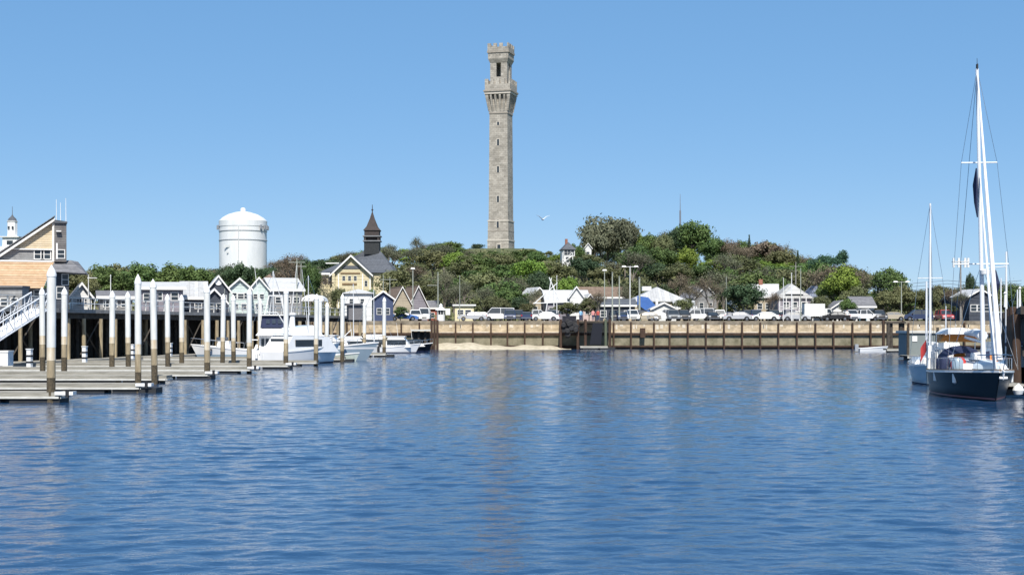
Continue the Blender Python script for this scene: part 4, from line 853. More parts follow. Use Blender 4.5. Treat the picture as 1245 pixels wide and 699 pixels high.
# hill houses
t = house('hill_house', 'tall white house with dark mansard roof half way up the hill', 685, 699, 420, 330, 303, 294, 7, 'hip', w_white, r_slate, .1, [(.2, .75, .9, 1.5), (.5, .75, .9, 1.5), (.8, .75, .9, 1.5), (.35, .45, .9, 1.5), (.7, .45, .9, 1.5)], ch=.4, zb=Z(332, 420))
tb = empty('outdoor_stair', (X(690, 405), 405, Z(345, 405)), 0, 'white zigzag timber stair climbing the slope below the white hill house', 'stair')
mb = MB()
for k in range(4):
    z = k * 1.9; s_ = 1 if k % 2 else -1; mb.tube((-1.3 * s_, 0, z), (1.3 * s_, 0, z + 1.9), .13, .13, 4).tube((-1.3 * s_, 0, z + .9), (1.3 * s_, 0, z + 2.8), .07, .07, 4)
for sx in (-1.4, 1.4): mb.tube((sx, 0, -4), (sx, 0, 8.6), .12, .12, 4)
mb.build('flight', trim, tb)
house('hill_house', 'pale gable end glimpsed among trees right of the tall hill house', 711, 719, 425, 312, 301, 296, 6, 'front', w_white, r_grey, 0, [(.5, .4, .8, 1.2)], zb=Z(318, 425))
house('shore_house', 'dark waterfront house with pale roof behind the rigged sailboat', 1164, 1188, 250, 388, 366, 358, 8, 'side', w_dark, r_pale, .05, [(.2, .3, .9, 1), (.5, .3, .9, 1), (.8, .3, .9, 1), (.35, .65, .8, .8), (.7, .65, .8, .8)], zb=4.3)
house('shore_house', 'waterfront house with white gabled roof behind the tall mast', 1178, 1206, 240, 388, 360, 352, 8, 'front', w_dark, r_white, .05, [(.2, .4, .9, 1), (.5, .4, .9, 1), (.8, .4, .9, 1)], zb=4.3)

# ------------------------------------------------------------------ vehicles
PC = {'white': (.75, .75, .74), 'black': (.012, .012, .014), 'silver': (.42, .43, .45), 'navy': (.02, .035, .09), 'red': (.35, .02, .02), 'grey': (.11, .12, .13), 'blue': (.05, .14, .4), 'tan': (.42, .37, .28), 'green': (.04, .1, .07)}
def paint(c): return mat('car_paint_' + c, PC[c], .5, .04, 1, coat=.15)
rimm = mat('wheel_rim', (.35, .35, .36), .35, metal=.8); hl = mat('headlight_lens', (.7, .72, .74), .1); tl = mat('tail_light_lens', (.4, .02, .02), .2)
_C = {}
SPEC = {'sedan': (4.6, 1.8, 1.42, [(-2.3, .45), (-2.25, .92), (-1.6, 1.0), (1.15, .98), (2.1, .82), (2.3, .55), (2.28, .3), (-2.28, .3)], [(-1.75, .98), (-1.0, 1.4), (.15, 1.42), (1.1, .96)]),
        'suv': (4.7, 1.9, 1.78, [(-2.35, .45), (-2.35, 1.08), (1.2, 1.08), (2.15, .98), (2.35, .7), (2.33, .35), (-2.33, .35)], [(-2.28, 1.06), (-2.05, 1.74), (.4, 1.78), (1.2, 1.06)]),
        'pickup': (5.6, 1.95, 1.85, [(-2.8, .5), (-2.8, 1.12), (1.35, 1.12), (2.6, 1.05), (2.8, .8), (2.78, .42), (-2.78, .42)], [(-.75, 1.1), (-.6, 1.8), (.6, 1.84), (1.4, 1.1)]),
        'van': (5.2, 1.95, 2.1, [(-2.6, .45), (-2.6, 1.2), (1.7, 1.2), (2.45, 1.05), (2.6, .75), (2.58, .38), (-2.58, .38)], [(-2.56, 1.18), (-2.45, 2.05), (1.0, 2.1), (1.85, 1.18)])}
def car(kind, c, px, D, rz, label, z=4.31, group='cars parked along the bulkhead'):
    key = (kind, c); loc = (X(px, D), D, z)
    if key in _C: return copy_thing(_C[key], loc, rz, label, group)
    L_, W_, H_, body, top = SPEC[kind]; a = W_ / 2
    nm = {'sedan': 'car', 'suv': 'suv', 'pickup': 'pickup_truck', 'van': 'van'}[kind]
    t = empty(nm, loc, rz, label, {'sedan': 'car', 'suv': 'SUV', 'pickup': 'pickup truck', 'van': 'van'}[kind], group); _C[key] = t
    wx0, wx1 = -L_ * .31, L_ * .3; zb = body[-1][1]
    low = []                       # bottom line with wheel arches, from front to back
    for wc in (wx1, wx0):
        for k in range(9):
            th = PI * k / 8; low.append((wc + .42 * math.cos(th), max(zb, .34 + .42 * math.sin(th))))
    prof = body[:-2] + [body[-2]] + low + [body[-1]]
    mb = MB(); ins = [(-a, .94), (-a + .1, 1.0), (a - .1, 1.0), (a, .94)]
    rings = []
    for y, s_ in ins: rings.append([(x * (1 if s_ == 1 else .985), y, zb + (z_ - zb) * (1 if s_ == 1 else .93)) for x, z_ in prof])
    mb.loft(rings).build('body', paint(c), t, True)
    def insx(x, z_): return a - .08 - .2 * (z_ - top[0][1]) / (H_ - top[0][1])
    g = MB().loft([[(x, -insx(x, z_), z_) for x, z_ in top], [(x, insx(x, z_), z_) for x, z_ in top]]).build('windows', glass, t)
    mb = MB(); tt = top[1:3]
    mb.loft([[(tt[0][0] - .04, y, tt[0][1] - .06), (tt[1][0] + .08, y, tt[1][1] - .06), (tt[1][0] + .02, y, tt[1][1] + .03), (tt[0][0], y, tt[0][1] + .03)] for y in (-a + .24, a - .24)])
    mb.build('roof', paint(c), t)
    mb = MB()
    for s_ in (-1, 1):
        y0 = s_ * (a - .075); y1 = s_ * (a - .265); xm = (top[0][0] + top[3][0]) / 2
        mb.tube((xm, y0, top[0][1]), (xm, y1, H_ - .02), .05, .05, 4)
        mb.tube((top[0][0] + .02, y0, top[0][1]), (top[1][0], y1, top[1][1]), .06, .05, 4).tube((top[3][0], y0, top[3][1]), (top[2][0], y1, top[2][1]), .05, .05, 4)
    mb.build('pillars', paint(c), t)
    for wc in (wx0, wx1):
        for s_ in (-1, 1):
            w_ = MB().tube((wc, s_ * (a - .24), .34), (wc, s_ * (a - .01), .34), .34, .34, 16).build('wheel', black, t)
            MB().tube((wc, s_ * (a - .02), .34), (wc, s_ * (a + .005), .34), .2, .18, 10).build('rim', rimm, w_)
    for s_ in (-1, 1):
        MB().box(L_ / 2 - .12, L_ / 2 + .01, s_ * .68 - .17, s_ * .68 + .17, .66, .8).build('headlight', hl, t)
        MB().box(-L_ / 2 - .01, -L_ / 2 + .1, s_ * .76 - .1, s_ * .76 + .1, .75, .98).build('tail_light', tl, t)
        MB().box(top[3][0] - .3, top[3][0] - .15, s_ * (a + .08) - .09, s_ * (a + .08) + .09, top[3][1] + .02, top[3][1] + .16).build('mirror', black, t)
    MB().box(L_ / 2 - .06, L_ / 2 + .015, -.5, .5, .48, .66).build('grille', black, t)
    MB().box(L_ / 2 - .1, L_ / 2 + .04, -a + .1, a - .1, .34, .46).box(-L_ / 2 - .04, -L_ / 2 + .1, -a + .1, a - .1, .42, .56).build('bumper', rimm if c != 'white' else offwhite, t)
    if kind == 'pickup': MB().box(-2.7, -.85, -a + .14, a - .14, 1.1, 1.125).build('load_bed', black, t)
    return t
F_, B_ = -PI / 2, PI / 2     # front towards the harbour / away from it
CARS = [('suv', 'white', 505, 236, F_ + .1, 'white SUV parked before the brown roofed cottages'), ('sedan', 'blue', 491, 234, .1, 'blue car side on before the left brown roofed cottage'), ('van', 'white', 516, 240, F_, 'white van just left of the octagonal booth'),
        ('sedan', 'silver', 574, 233, PI + .05, 'low silver car side on beneath the cream kiosk'), ('sedan', 'white', 588, 236, .05, 'white car side on right of the cream kiosk'),
        ('van', 'white', 606, 235, PI, 'long white van in the car park left of the dark parked row'), ('suv', 'navy', 620, 234, F_, 'dark blue SUV nose to the wall right of the long white van'), ('suv', 'black', 630, 235, F_, 'black SUV nose to the wall, middle of the dark row'), ('sedan', 'navy', 640, 234, B_, 'dark blue car at the right end of the dark row'),
        ('pickup', 'white', 652, 240, .08, 'white pickup truck side on behind the slim mast left of the shrubby tree'), ('suv', 'grey', 672, 235, F_, 'dark grey SUV between the slim mast and the shrubby tree'), ('sedan', 'white', 662, 233, PI, 'white car side on at the foot of the slim mast'),
        ('suv', 'black', 748, 238, F_, 'black SUV between the two middle lamp posts'), ('sedan', 'navy', 757, 235, F_, 'dark car left of the double headed lamp post'), ('suv', 'white', 769, 235, F_, 'white SUV facing the harbour at the double headed lamp post'), ('suv', 'navy', 780, 241, .0, 'dark blue SUV under the bright blue hall wall'),
        ('sedan', 'tan', 786, 234, PI, 'pale tan car side on below the blue wall'), ('sedan', 'white', 803, 234, .0, 'white car side on in front of the low pavilion'), ('pickup', 'silver', 812, 238, PI - .1, 'silver pickup truck right of the low pavilion'), ('suv', 'grey', 818, 233, F_, 'grey SUV nose to the wall right of the pavilion'),
        ('suv', 'black', 831, 234, F_, 'black SUV nose to the wall below the cream low house'), ('pickup', 'white', 846, 235, PI, 'big white pickup truck side on below the grey gabled house'), ('van', 'white', 858, 241, .0, 'white van behind the white pickup truck'), ('sedan', 'black', 866, 234, F_, 'black car right of the white pickup truck'),
        ('suv', 'white', 873, 236, B_, 'white SUV seen from behind beside a black car'), ('sedan', 'navy', 886, 235, .05, 'dark blue car side on left of the dark olive tree'), ('sedan', 'silver', 896, 233, PI, 'silver car side on under the left of the dark olive tree'), ('suv', 'black', 909, 236, F_, 'black SUV under the dark olive tree'), ('suv', 'navy', 919, 235, F_, 'dark blue SUV right of the dark olive tree trunk'),
        ('sedan', 'white', 929, 233, PI, 'white car side on before the porch house left corner'), ('suv', 'black', 940, 236, F_, 'black SUV left of the three porch house flagpoles'), ('sedan', 'green', 949, 238, F_, 'dark green car left of the shortest flagpole'), ('suv', 'navy', 958, 237, B_, 'dark blue SUV between the first two flagpoles'),
        ('sedan', 'silver', 967, 235, .0, 'silver car side on between the two taller flagpoles'), ('suv', 'grey', 1006, 238, F_, 'grey SUV right of the white box truck'), ('sedan', 'black', 1015, 234, PI, 'black car side on beneath the big yellow green tree'), ('sedan', 'white', 1024, 237, F_, 'white car beneath the big yellow green tree'),
        ('suv', 'silver', 1035, 236, F_, 'silver SUV left of the white and teal shop'), ('pickup', 'white', 1050, 235, .0, 'white pickup truck in front of the teal and white shop'), ('suv', 'black', 1068, 236, F_, 'black SUV right of the white pickup at the teal shop'), ('sedan', 'tan', 1083, 235, PI, 'tan car side on beneath the crossarm street lamp'),
        ('suv', 'navy', 1115, 235, PI, 'large dark SUV side on above the grey shed'), ('sedan', 'white', 1122, 241, .0, 'white car behind the large dark SUV above the grey shed'), ('suv', 'red', 1148, 238, F_, 'dark red SUV behind the slim sailboat mast')]
for a_ in CARS: car(*a_)
# box truck
D = 236; t = empty('box_truck', (X(991, D), D, 4.31), 0, 'white box truck with plain box body right of the porch house', 'truck', None)
MB().box(-1.9, 1.35, -1.1, 1.1, .75, 2.75).build('box_body', offwhite, t); MB().prism_y([(1.4, .55), (3.1, .55), (3.1, 1.2), (2.6, 1.3), (2.25, 2.0), (1.4, 2.0)], -.98, .98).build('cab', offwhite, t)
MB().prism_y([(1.75, 1.3), (2.5, 1.3), (2.2, 1.88), (1.75, 1.88)], -1.0, 1.0).build('windows', glass, t); MB().box(-1.9, 3.0, -.9, .9, .45, .7).build('chassis', black, t)
for x in (-1.1, 2.3):
    for s_ in (-1, 1): MB().tube((x, s_ * .75, .42), (x, s_ * 1.02, .42), .42, .42, 14).build('wheel', black, t)

# ------------------------------------------------------------------ lamp posts, flagpoles, masts
def lamp(px, D, yt, heads, label, r=.09, m=polem, group=None):
    t = empty('street_lamp', (X(px, D), D, 4.3), 0, label, 'street lamp', group); h = Z(yt, D) - 4.3
    MB().tube((0, 0, 0), (0, 0, h), r, r * .7, 8).build('post', m, t, True); MB().box(-.2, .2, -.2, .2, 0, .35).build('base', conc, t)
    if heads == 2: MB().tube((-.95, 0, h - .12), (.95, 0, h - .12), .05, .05, 6).build('arm', m, t)
    for s_ in ((-1, 1) if heads == 2 else (0,)):
        hd = MB(); cx = s_ * .95; hd.loft([[(cx - .38, -.2, h - .16), (cx + .38, -.2, h - .16), (cx + .38, .2, h - .16), (cx - .38, .2, h - .16)], [(cx - .25, -.14, h + .06), (cx + .25, -.14, h + .06), (cx + .25, .14, h + .06), (cx - .25, .14, h + .06)]]); hd.build('lamp_head', offwhite, t)
    return t
lamp(766, 232, 323.5, 2, 'double headed street lamp on a white post before the blue walled hall', .1, offwhite)
lamp(735, 232, 328, 1, 'single headed street lamp, tallest left of the double headed lamp')
lamp(502, 236, 326, 1, 'street lamp rising beside the brown roofed cottages', .1)
lamp(1096, 236, 342, 2, 'crossarm street lamp standing before the trees at the right')
def polez(px, D, yt, label, r=.07, cat='pole', name='pole', m=polem, arm=None, zb=4.3):
    t = empty(name, (X(px, D), D, zb), 0, label, cat); h = Z(yt, D) - zb
    MB().tube((0, 0, 0), (0, 0, h), r, r * .6, 8).build('shaft', m, t, True); MB().lathe([(.01, h - .02), (r * 1.3, h + .06), (.01, h + .16)], 8).build('top_cap', m, t)
    if arm:
        y_, w0, w1 = arm; z_ = Z(y_, D) - zb; MB().tube((w0, 0, z_), (w1, 0, z_), .05, .04, 6).build('crossarm', m, t)
    return t
polez(532.5, 234, 332, 'green grey flagpole with a yard rising behind the octagonal booth', .1, 'flagpole', 'flagpole', arm=(347, -1.7, 0))
polez(559, 236, 336, 'slim pale flagpole beside the cream kiosk', .06, 'flagpole', 'flagpole')
polez(677, 234, 336, 'slim white mast in the car park left of the shrubby tree', .07, 'flagpole', 'flagpole', white)
polez(744.5, 233, 332, 'timber pole, left of two between the middle lamp posts', .14)
polez(753, 233, 337, 'timber pole, right of two between the middle lamp posts', .14)
polez(777.5, 245, 338, 'short stout pole just right of the double headed street lamp', .2)
polez(883, 262, 338, 'pale pole with a white dish box right of the grey gabled house', .1)
polez(952.5, 234, 339, 'shortest of the three flagpoles before the porch house', .06, 'flagpole', 'flagpole', white)
polez(962.5, 234, 333, 'middle white flagpole of the three before the porch house', .09, 'flagpole', 'flagpole', white)
polez(973.5, 234, 328, 'tall cream flagpole right of the white one before the porch house', .09, 'flagpole', 'flagpole')
polez(967.5, 285, 320, 'brown timber utility pole rising behind the porch house roof', .15, 'utility pole', 'utility_pole', greyw, (324, -1.2, 1.2))
polez(361, 215, 316, 'pale utility pole with crossarms behind the white hall, left of two', .11, 'utility pole', 'utility_pole', arm=(319, -1.2, 1.2))
polez(366, 222, 322, 'pale utility pole behind the white hall, right of two', .08, 'utility pole', 'utility_pole', arm=(324, -.8, .8))
polez(273, 160, 353, 'thin pale post on the wharf by the dark gabled shops', .05, zb=WD)
polez(134.5, 140, 336, 'thin white pole with small yard on the wharf', .05, m=white, zb=WD)
polez(107.5, 138, 336, 'thin pole with a short wind vane above the white shack', .06, arm=(338, -.1, .8), m=offwhite, zb=WD)
polez(474, 240, 338, 'pale crossarm pole before the yellow hall bushes', .08, 'utility pole', 'utility_pole', arm=(340, -1.6, 1.2))
polez(466, 238, 336, 'green grey pole left of the pale crossarm pole', .08, 'utility pole', 'utility_pole')
# radio mast on the hill
D = 520; t = empty('radio_mast', (X(827, D), D, 20), 0, 'thin radio mast rising from the trees of the hill', 'radio mast')
MB().tube((0, 0, 0), (0, 0, Z(256, D) - 20), .35, .3, 4).build('lower_mast', mat('mast_grey', (.2, .22, .26), .6), t); MB().tube((0, 0, Z(256, D) - 20), (0, 0, Z(236, D) - 20), .14, .06, 4).build('upper_mast', _M['mast_grey'], t)
# lattice antenna platform behind the right sailboat
D = 236; t = empty('antenna_mast', (X(1168, D), D, 4.3), 0, 'pole carrying a white antenna platform left of the tall sailboat mast', 'antenna mast')
h = Z(318, D) - 4.3
MB().tube((0, 0, 0), (0, 0, h), .16, .12, 8).build('pole', greyw, t); MB().box(-1.3, 1.2, -.5, .5, h - .1, h + .02).build('platform', offwhite, t)
for x in (-1.2, -.4, .6, 1.1): MB().box(x - .16, x + .16, -.45, -.2, h - .95, h + .55).build('antenna_panel', offwhite, t)
# wires
t = empty('overhead_wires', (0, 238, 0), 0, 'thin overhead wires sagging between poles at the far right', 'wires')
for py, dz in ((341, 0), (345, .2), (349, .1)):
    pts = [(X(1062 + 45 * i, 238), 0, Z(py, 238) - .5 * math.sin(PI * ((i % 2) / 2 + .0)) + dz * .0) for i in range(5)]
    MB().path(pts, [.025] * 5, 4).build('wire', black, t)

# ------------------------------------------------------------------ dark landing stage before the bulkhead, and far dock pieces
t = empty('landing_stage', (X(712, 222), 222, 0), 0, 'dark landing stage with hanging black fenders, brown piles and a navy panel on the bulkhead', 'landing stage')
k = 222 / F
def lx(px): return (px - 712) * k
def zz(py): return Z(py, 222)
for px in (682, 703, 712, 737, 742): MB().tube((lx(px), 1.2 if px != 712 else .6, -3), (lx(px), 1.2 if px != 712 else .6, zz(388)), .22, .2, 8).build('pile', rust if px != 737 else mat('green_pile', (.1, .12, .08), .9), t, True)
MB().box(lx(681), lx(743), 1.5, 4.4, zz(392.5), zz(390.2)).build('deck', darkw, t)
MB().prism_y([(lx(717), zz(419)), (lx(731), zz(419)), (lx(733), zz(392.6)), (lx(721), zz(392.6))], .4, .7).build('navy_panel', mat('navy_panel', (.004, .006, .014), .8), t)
r_ = random.Random(2)
for i in range(26):
    px = r_.uniform(685, 701); py = r_.uniform(388, 410 - abs(px - 692)); c_ = Vector((lx(px), r_.uniform(.5, 1.3), zz(py)))
    mb = MB(); n_ = 10
    mb.loft([[c_ + Vector((math.cos(2 * PI * j / n_) * rr_, y_, math.sin(2 * PI * j / n_) * rr_)) for j in range(n_)] for y_, rr_ in ((-.14, .28), (-.1, .38), (.1, .38), (.14, .28))]); mb.build('tyre_fender', black, t)
MB().box(lx(684), lx(701), 1.1, 1.4, zz(403), zz(384)).build('netting', mat('dark_netting', (.02, .02, .028), .95, .4, 3), t)
MB().box(lx(711), lx(713.5), .1, .4, zz(404), zz(389)).build('ladder', rust, t)
dock('floating_stage', 'white edged floating stage under the dark landing panel', (X(705, 220), 220), (X(738, 220), 220), 2.2, ztop=.55)
# dark staging with brown dolphin piles near the left end
t = empty('boat_lift_stage', (X(514, 218), 218, 0), 0, 'dark timber stage with brown piles left of the sandbar', 'jetty')
k = 218 / F
for px in (502, 509, 517, 525, 528.5, 532): MB().tube(((px - 514) * k, 0 if px < 524 else -.6, -3), ((px - 514) * k, 0 if px < 524 else -.6, Z(402 if px < 524 else 389, 218)), .19, .18, 8).build('pile', rust if px > 520 else darkw, t, True)
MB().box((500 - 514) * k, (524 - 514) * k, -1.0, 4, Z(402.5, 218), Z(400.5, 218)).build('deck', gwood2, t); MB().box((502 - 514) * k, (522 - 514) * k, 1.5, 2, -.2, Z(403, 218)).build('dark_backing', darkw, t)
# brown dolphins right
t = empty('dolphin_piles', (X(1087, 205), 205, 0), 0, 'cluster of heavy brown timber piles at the right end of the bulkhead', 'dolphin')
k = 205 / F
for px, yt, r0, mm in ((1074.5, 389, .22, rust), (1080, 392, .28, darkw), (1084, 392, .28, darkw), (1096, 391, .32, darkw), (1099, 390, .2, rust)): MB().tube(((px - 1087) * k, (px % 3) * .4, -3), ((px - 1087) * k, (px % 3) * .4, Z(yt, 205)), r0, r0 * .95, 10).build('pile', mm, t, True)
MB().box((1076 - 1087) * k, (1101 - 1087) * k, -.3, 2, Z(393, 205), Z(391, 205)).build('cap_beam', darkw, t)
dock('floating_stage', 'small floating stage in front of the brown timber dolphin', (X(1076, 196), 196), (X(1104, 196), 196), 2.0, ztop=.5)
# grey shed on a float
D = 150; t = empty('grey_float_shed', (X(1117, D), D, .5), 0, 'grey blue panelled shed with a small white sign behind the grey sailboat', 'shed')
k = D / F; gp = mat('grey_blue_panel', (.19, .22, .22), .8, .08, 1)
MB().box(-12 * k, 21 * k, 0, 4, -.1, Z(405, D) - .5).build('wall', gp, t); MB().box(-15 * k, 23 * k, -.2, 4.2, Z(405, D) - .497, Z(402, D) - .5).build('roof_edge', gwood2, t)
MB().box(-8 * k, -2 * k, -.06, -.01, Z(415, D) - .5, Z(408.5, D) - .5).build('sign', white, t)
for x in (-14, 22): MB().tube((x * k, -.3, -3), (x * k, -.3, Z(398, D) - .5), .14, .14, 8).build('post', darkw, t)
dock('floating_stage', 'grey floating dock under the grey blue shed', (X(1100, D - 1.5), D - 1), (X(1160, D), D - 1), 3.0, ztop=.5)

# right wharf
p0 = Vector((X(1233, 77), 77, 0)); p1 = Vector((X(1213, 165), 165, 0)); d_ = (p1 - p0); La = d_.length
t = empty('timber_pier', p0, math.atan2(d_.y, d_.x), 'high dark timber pier on heavy brown piles at the right edge', 'pier')
PZ = Z(373, 78)
MB().box(-1, La, -18, -.3, PZ - .4, PZ).build('deck', darkw, t); MB().box(0, La, -1.3, -1.1, -3, PZ - .4).build('sheathing', darkw, t)
x = .2; r_ = random.Random(5)
while x < La: 
    MB().tube((x, -.15, -3), (x, -.1, PZ + (.1 if r_.random() < .6 else -.4)), .26, .22, 9).build('pile', rust if r_.random() < .8 else darkw, t, True); x += 3.1
MB().box(0, La, -.75, -.42, 1.8, 2.1).build('waler', darkw, t)
dock('floating_stage', 'pale floating dock at the bow of the dark blue sailboat', (X(1236, 72), 71.5), (X(1236, 72) + .8, 84), 1.4, ztop=.5)
t = empty('fender_ball', (X(1238, 69.5), 69.5, .35), 0, 'round white fender at the dock edge by the dark hull', 'fender'); MB().lathe([(.01, -.26), (.2, -.18), (.27, 0), (.2, .18), (.06, .27), (.06, .33)], 12).build('body', white, t, True)

# ------------------------------------------------------------------ boats
def hullrings(L_, B_, fs, fb, dr=.5, sw=.85, rake=.9, n_=18, pw=2.2):
    rings = []; sheer = []
    for i in range(n_ + 1):
        t_ = i / n_; zs = fs + (fb - fs) * t_ ** 1.7
        bd = B_ / 2 * ((sw + (1 - sw) * math.sin(min(1, t_ / .45) * PI / 2)) if t_ < .45 else max(.012, 1 - ((t_ - .45) / .55) ** pw))
        x = -L_ / 2 + (L_ - rake) * t_; bw = bd * (.9 - .3 * t_ ** 2)
        xr = lambda z: x + rake * t_ ** 4 * max(0, min(1, (z + dr) / (zs + dr)))
        pts = [(0, -dr * (1 - t_ ** 6 * .8)), (bw * .8, -dr * .45), (bw, .02), (bw + (bd - bw) * .35, zs * .4), (bd, zs)]
        ring = [(xr(z), y, z) for y, z in pts[::-1]] + [(xr(z), -y, z) for y, z in pts[1:]]
        rings.append(ring); sheer.append((xr(zs), bd, zs))
    return rings, sheer
def hull(t, L_, B_, fs, fb, m, stripe=None, deckm=gel, **kw):
    rings, sh = hullrings(L_, B_, fs, fb, **kw)
    mb = MB(); mb.loft(rings, closed=False, cap=False)
    mb.add(rings[0], [tuple(range(len(rings[0])))]); h = mb.build('hull', m, t, True)
    mb = MB(); mb.loft([[(x, y - .02, z - .06), (x, 0, z - .02), (x, -y + .02, z - .06)] for x, y, z in sh], closed=False, cap=False); mb.build('deck', deckm, t)
    mb = MB()
    for s_ in (-1, 1):
        mb.loft([[(x, s_ * (y + .03), z - .05), (x, s_ * (y + .03), z + .05), (x, s_ * (y - .05), z + .05), (x, s_ * (y - .05), z - .05)] for x, y, z in sh])
    mb.build('gunwale', deckm, t)
    if stripe:
        z0, z1, sm_ = stripe; mb = MB()
        for s_ in (1, -1):
            rr = []
            for r in rings:
                pts = [p for p in r if (p[1] * s_ >= 0)]; pts = sorted(pts, key=lambda p: p[2])
                def at(z):
                    for a_, b_ in zip(pts, pts[1:]):
                        if a_[2] <= z <= b_[2] + 1e-6: f = (z - a_[2]) / max(1e-6, b_[2] - a_[2]); return (a_[0] + (b_[0] - a_[0]) * f + .004, a_[1] + (b_[1] - a_[1]) * f + s_ * .012, z)
                    return (*pts[-1][:2], z)
                rr.append([at(z0), at(z1)])
            mb.loft(rr, closed=False, cap=False)
        mb.build('stripe', sm_, t)
    return sh
def fender(t, x, y, z, m=None): return MB().lathe([(.02, z - .32), (.12, z - .26), (.13, z + .18), (.03, z + .26)], 8, (x, y)).build('fender', m or white, t, True)
def rail(t, sh, h=.65, step=2, t0=.35, m=steel, r=.022, name='guard_rail'):
    mb = MB(); n_ = len(sh); i0 = int(n_ * t0)
    for s_ in (1, -1):
        pts = [(x, s_ * max(0, y - .08), z + h) for x, y, z in sh[i0:]]
        for a_, b_ in zip(pts, pts[1:]): mb.tube(a_, b_, r, r, 5)
        for j, p in enumerate(pts):
            if j % step == 0: mb.tube((p[0], p[1], p[2] - h), p, r, r, 5)
    return mb.build(name, m, t)
def cabin(t, prof, w0, w1, m=gel, name='cabin', nz=None):
    """side profile (x,z) list; narrows from w0 at the lowest to w1 at the highest point"""
    zs = [z for _, z in prof]; a, b_ = min(zs), max(zs)
    def hw(z): return (w0 + (w1 - w0) * (z - a) / (b_ - a)) / 2
    return MB().loft([[(x, -hw(z), z) for x, z in prof], [(x, -hw(z) * .86, z + .0) for x, z in prof], [(x, hw(z) * .86, z) for x, z in prof], [(x, hw(z), z) for x, z in prof]]).build(name, m, t)
bw_ = mat('pale_boot_stripe', (.3, .12, .12), .4)
blueh = mat('blue_grey_hull', (.28, .36, .42), .25, .05, 1, coat=.4); navyh = mat('dark_navy_hull', (.002, .0025, .004), .35, .1, 1); vinyl = mat('clear_vinyl_window', (.05, .065, .09), .3)
# 1 open boat with bow pointing left
D = 153; t = empty('motor_boat', (X(275, D), D, 0), PI - .06, 'white open motor boat with its bow pointing left behind the fourth end pile', 'motor boat')
sh = hull(t, 7.4, 2.6, .95, 1.55, gel, (.3, .52, blueh), rake=1.1); cabin(t, [(-.6, .8), (1.1, .8), (.7, 1.9), (-.4, 1.9)], 1.2, 1.0, gel, 'console'); MB().box(-.1, .9, -.5, .5, 1.95, 2.3).build('windscreen', vinyl, t); rail(t, sh)
for s_ in (-.35, .35): MB().box(-4.2, -3.6, s_ - .2, s_ + .2, .3, 1.7).build('outboard_motor', black, t)
MB().box(1.2, 2.0, 1.0, 1.16, .95, 1.1).build('porthole', black, t)
# 2 sport fisher seen from astern with navy canvas flybridge
D = 135; t = empty('sport_fishing_boat', (X(326, D), D + 5, 0), PI / 2, 'white sport fishing boat seen from astern with navy canvas round its flybridge', 'motor yacht')
sh = hull(t, 11.5, 3.15, 1.05, 2.0, gel, (.02, .16, navy), sw=.94, rake=1.4); rail(t, sh, t0=.5)
MB().box(-5.9, -5.72, -1.45, 1.45, .3, 1.25).build('transom', gel, t)
for i in range(9):
    c_ = -.68 + i * .165; MB().box(-5.925, -5.905, c_ - .05, c_ + .05, .78, .93 if i % 3 else .9).build('name_letter', mat('faded_lettering', (.35, .38, .4), .6), t)
MB().box(-2.2, 2.0, -1.3, 1.3, 1.0, 2.55).build('cabin', gel, t)
for y in (-.85, -.45, .1, .55, .95): MB().box(-2.26, -2.19, y - .14, y + .14, 1.55, 2.25).build('cabin_window', glass, t)
cabin(t, [(-3.0, 2.552), (2.4, 2.552), (1.7, 3.25), (-1.6, 3.25)], 3.0, 2.3, gel, 'flybridge')
MB().loft([[(-1.8, -1.25, 3.252), (1.6, -1.25, 3.252), (1.6, 1.25, 3.252), (-1.8, 1.25, 3.252)], [(-1.5, -1.15, 4.4), (1.2, -1.15, 4.4), (1.2, 1.15, 4.4), (-1.5, 1.15, 4.4)]]).build('navy_enclosure', navy, t)
for y in (-.55, .0, .55): MB().box(-1.76, -1.6, y - .17, y + .17, 3.65, 4.05).build('clear_window', vinyl, t)
MB().box(-1.8, 1.5, -1.3, 1.3, 4.402, 4.5).build('hardtop', gel, t)
for s_ in (-1, 1):
    MB().tube((-.5, s_ * 1.2, 2.6), (-.8, s_ * 2.0, 9.2), .05, .02, 5).build('outrigger', white, t)
    MB().path([(-1.5, s_ * .9, 4.47), (-.8, s_ * .6, 6.3), (.8, s_ * .6, 6.3), (1.3, s_ * .9, 4.47)], [.04] * 4, 5).build('tower_frame', white, t)
MB().box(-.8, .8, -.65, .65, 6.25, 6.33).build('tower_platform', white, t); MB().tube((0, .3, 6.3), (0, .3, 8.6), .03, .015, 5).build('antenna', white, t)
for s_ in (-.9, .9): fender(t, -5.98, s_, .75)
# 3 second cruiser
D = 131; t = empty('cabin_cruiser', (X(366, D), D + 3.5, 0), 1.0, 'white cabin cruiser with dark wraparound window moored right of the sport fishing boat', 'motor yacht')
sh = hull(t, 9.4, 2.9, 1.15, 1.9, gel, (.02, .16, navy), sw=.95, rake=1.3); rail(t, sh, t0=.5)
cabin(t, [(-4.6, 1.05), (3.0, 1.05), (1.6, 2.45), (-3.2, 2.6)], 2.7, 2.4); MB().box(-3.7, -3.3, -.9, 1.0, 1.5, 2.3).build('aft_window', glass, t)
MB().box(-3.0, .6, 1.28, 1.33, 1.6, 2.2).box(-3.0, .6, -1.33, -1.28, 1.6, 2.2).build('side_window', glass, t)
cabin(t, [(-3.4, 2.602), (1.0, 2.5), (.0, 3.5), (-2.2, 3.3)], 2.5, 1.5, gel, 'flybridge'); MB().tube((-2.0, 0, 3.3), (-1.9, 0, 4.4), .3, .2, 8).build('radar_post', white, t)
MB().lathe([(.02, 4.4), (.34, 4.42), (.34, 4.58), (.02, 4.64)], 14, (-1.9, 0)).build('radar_dome', white, t, True)
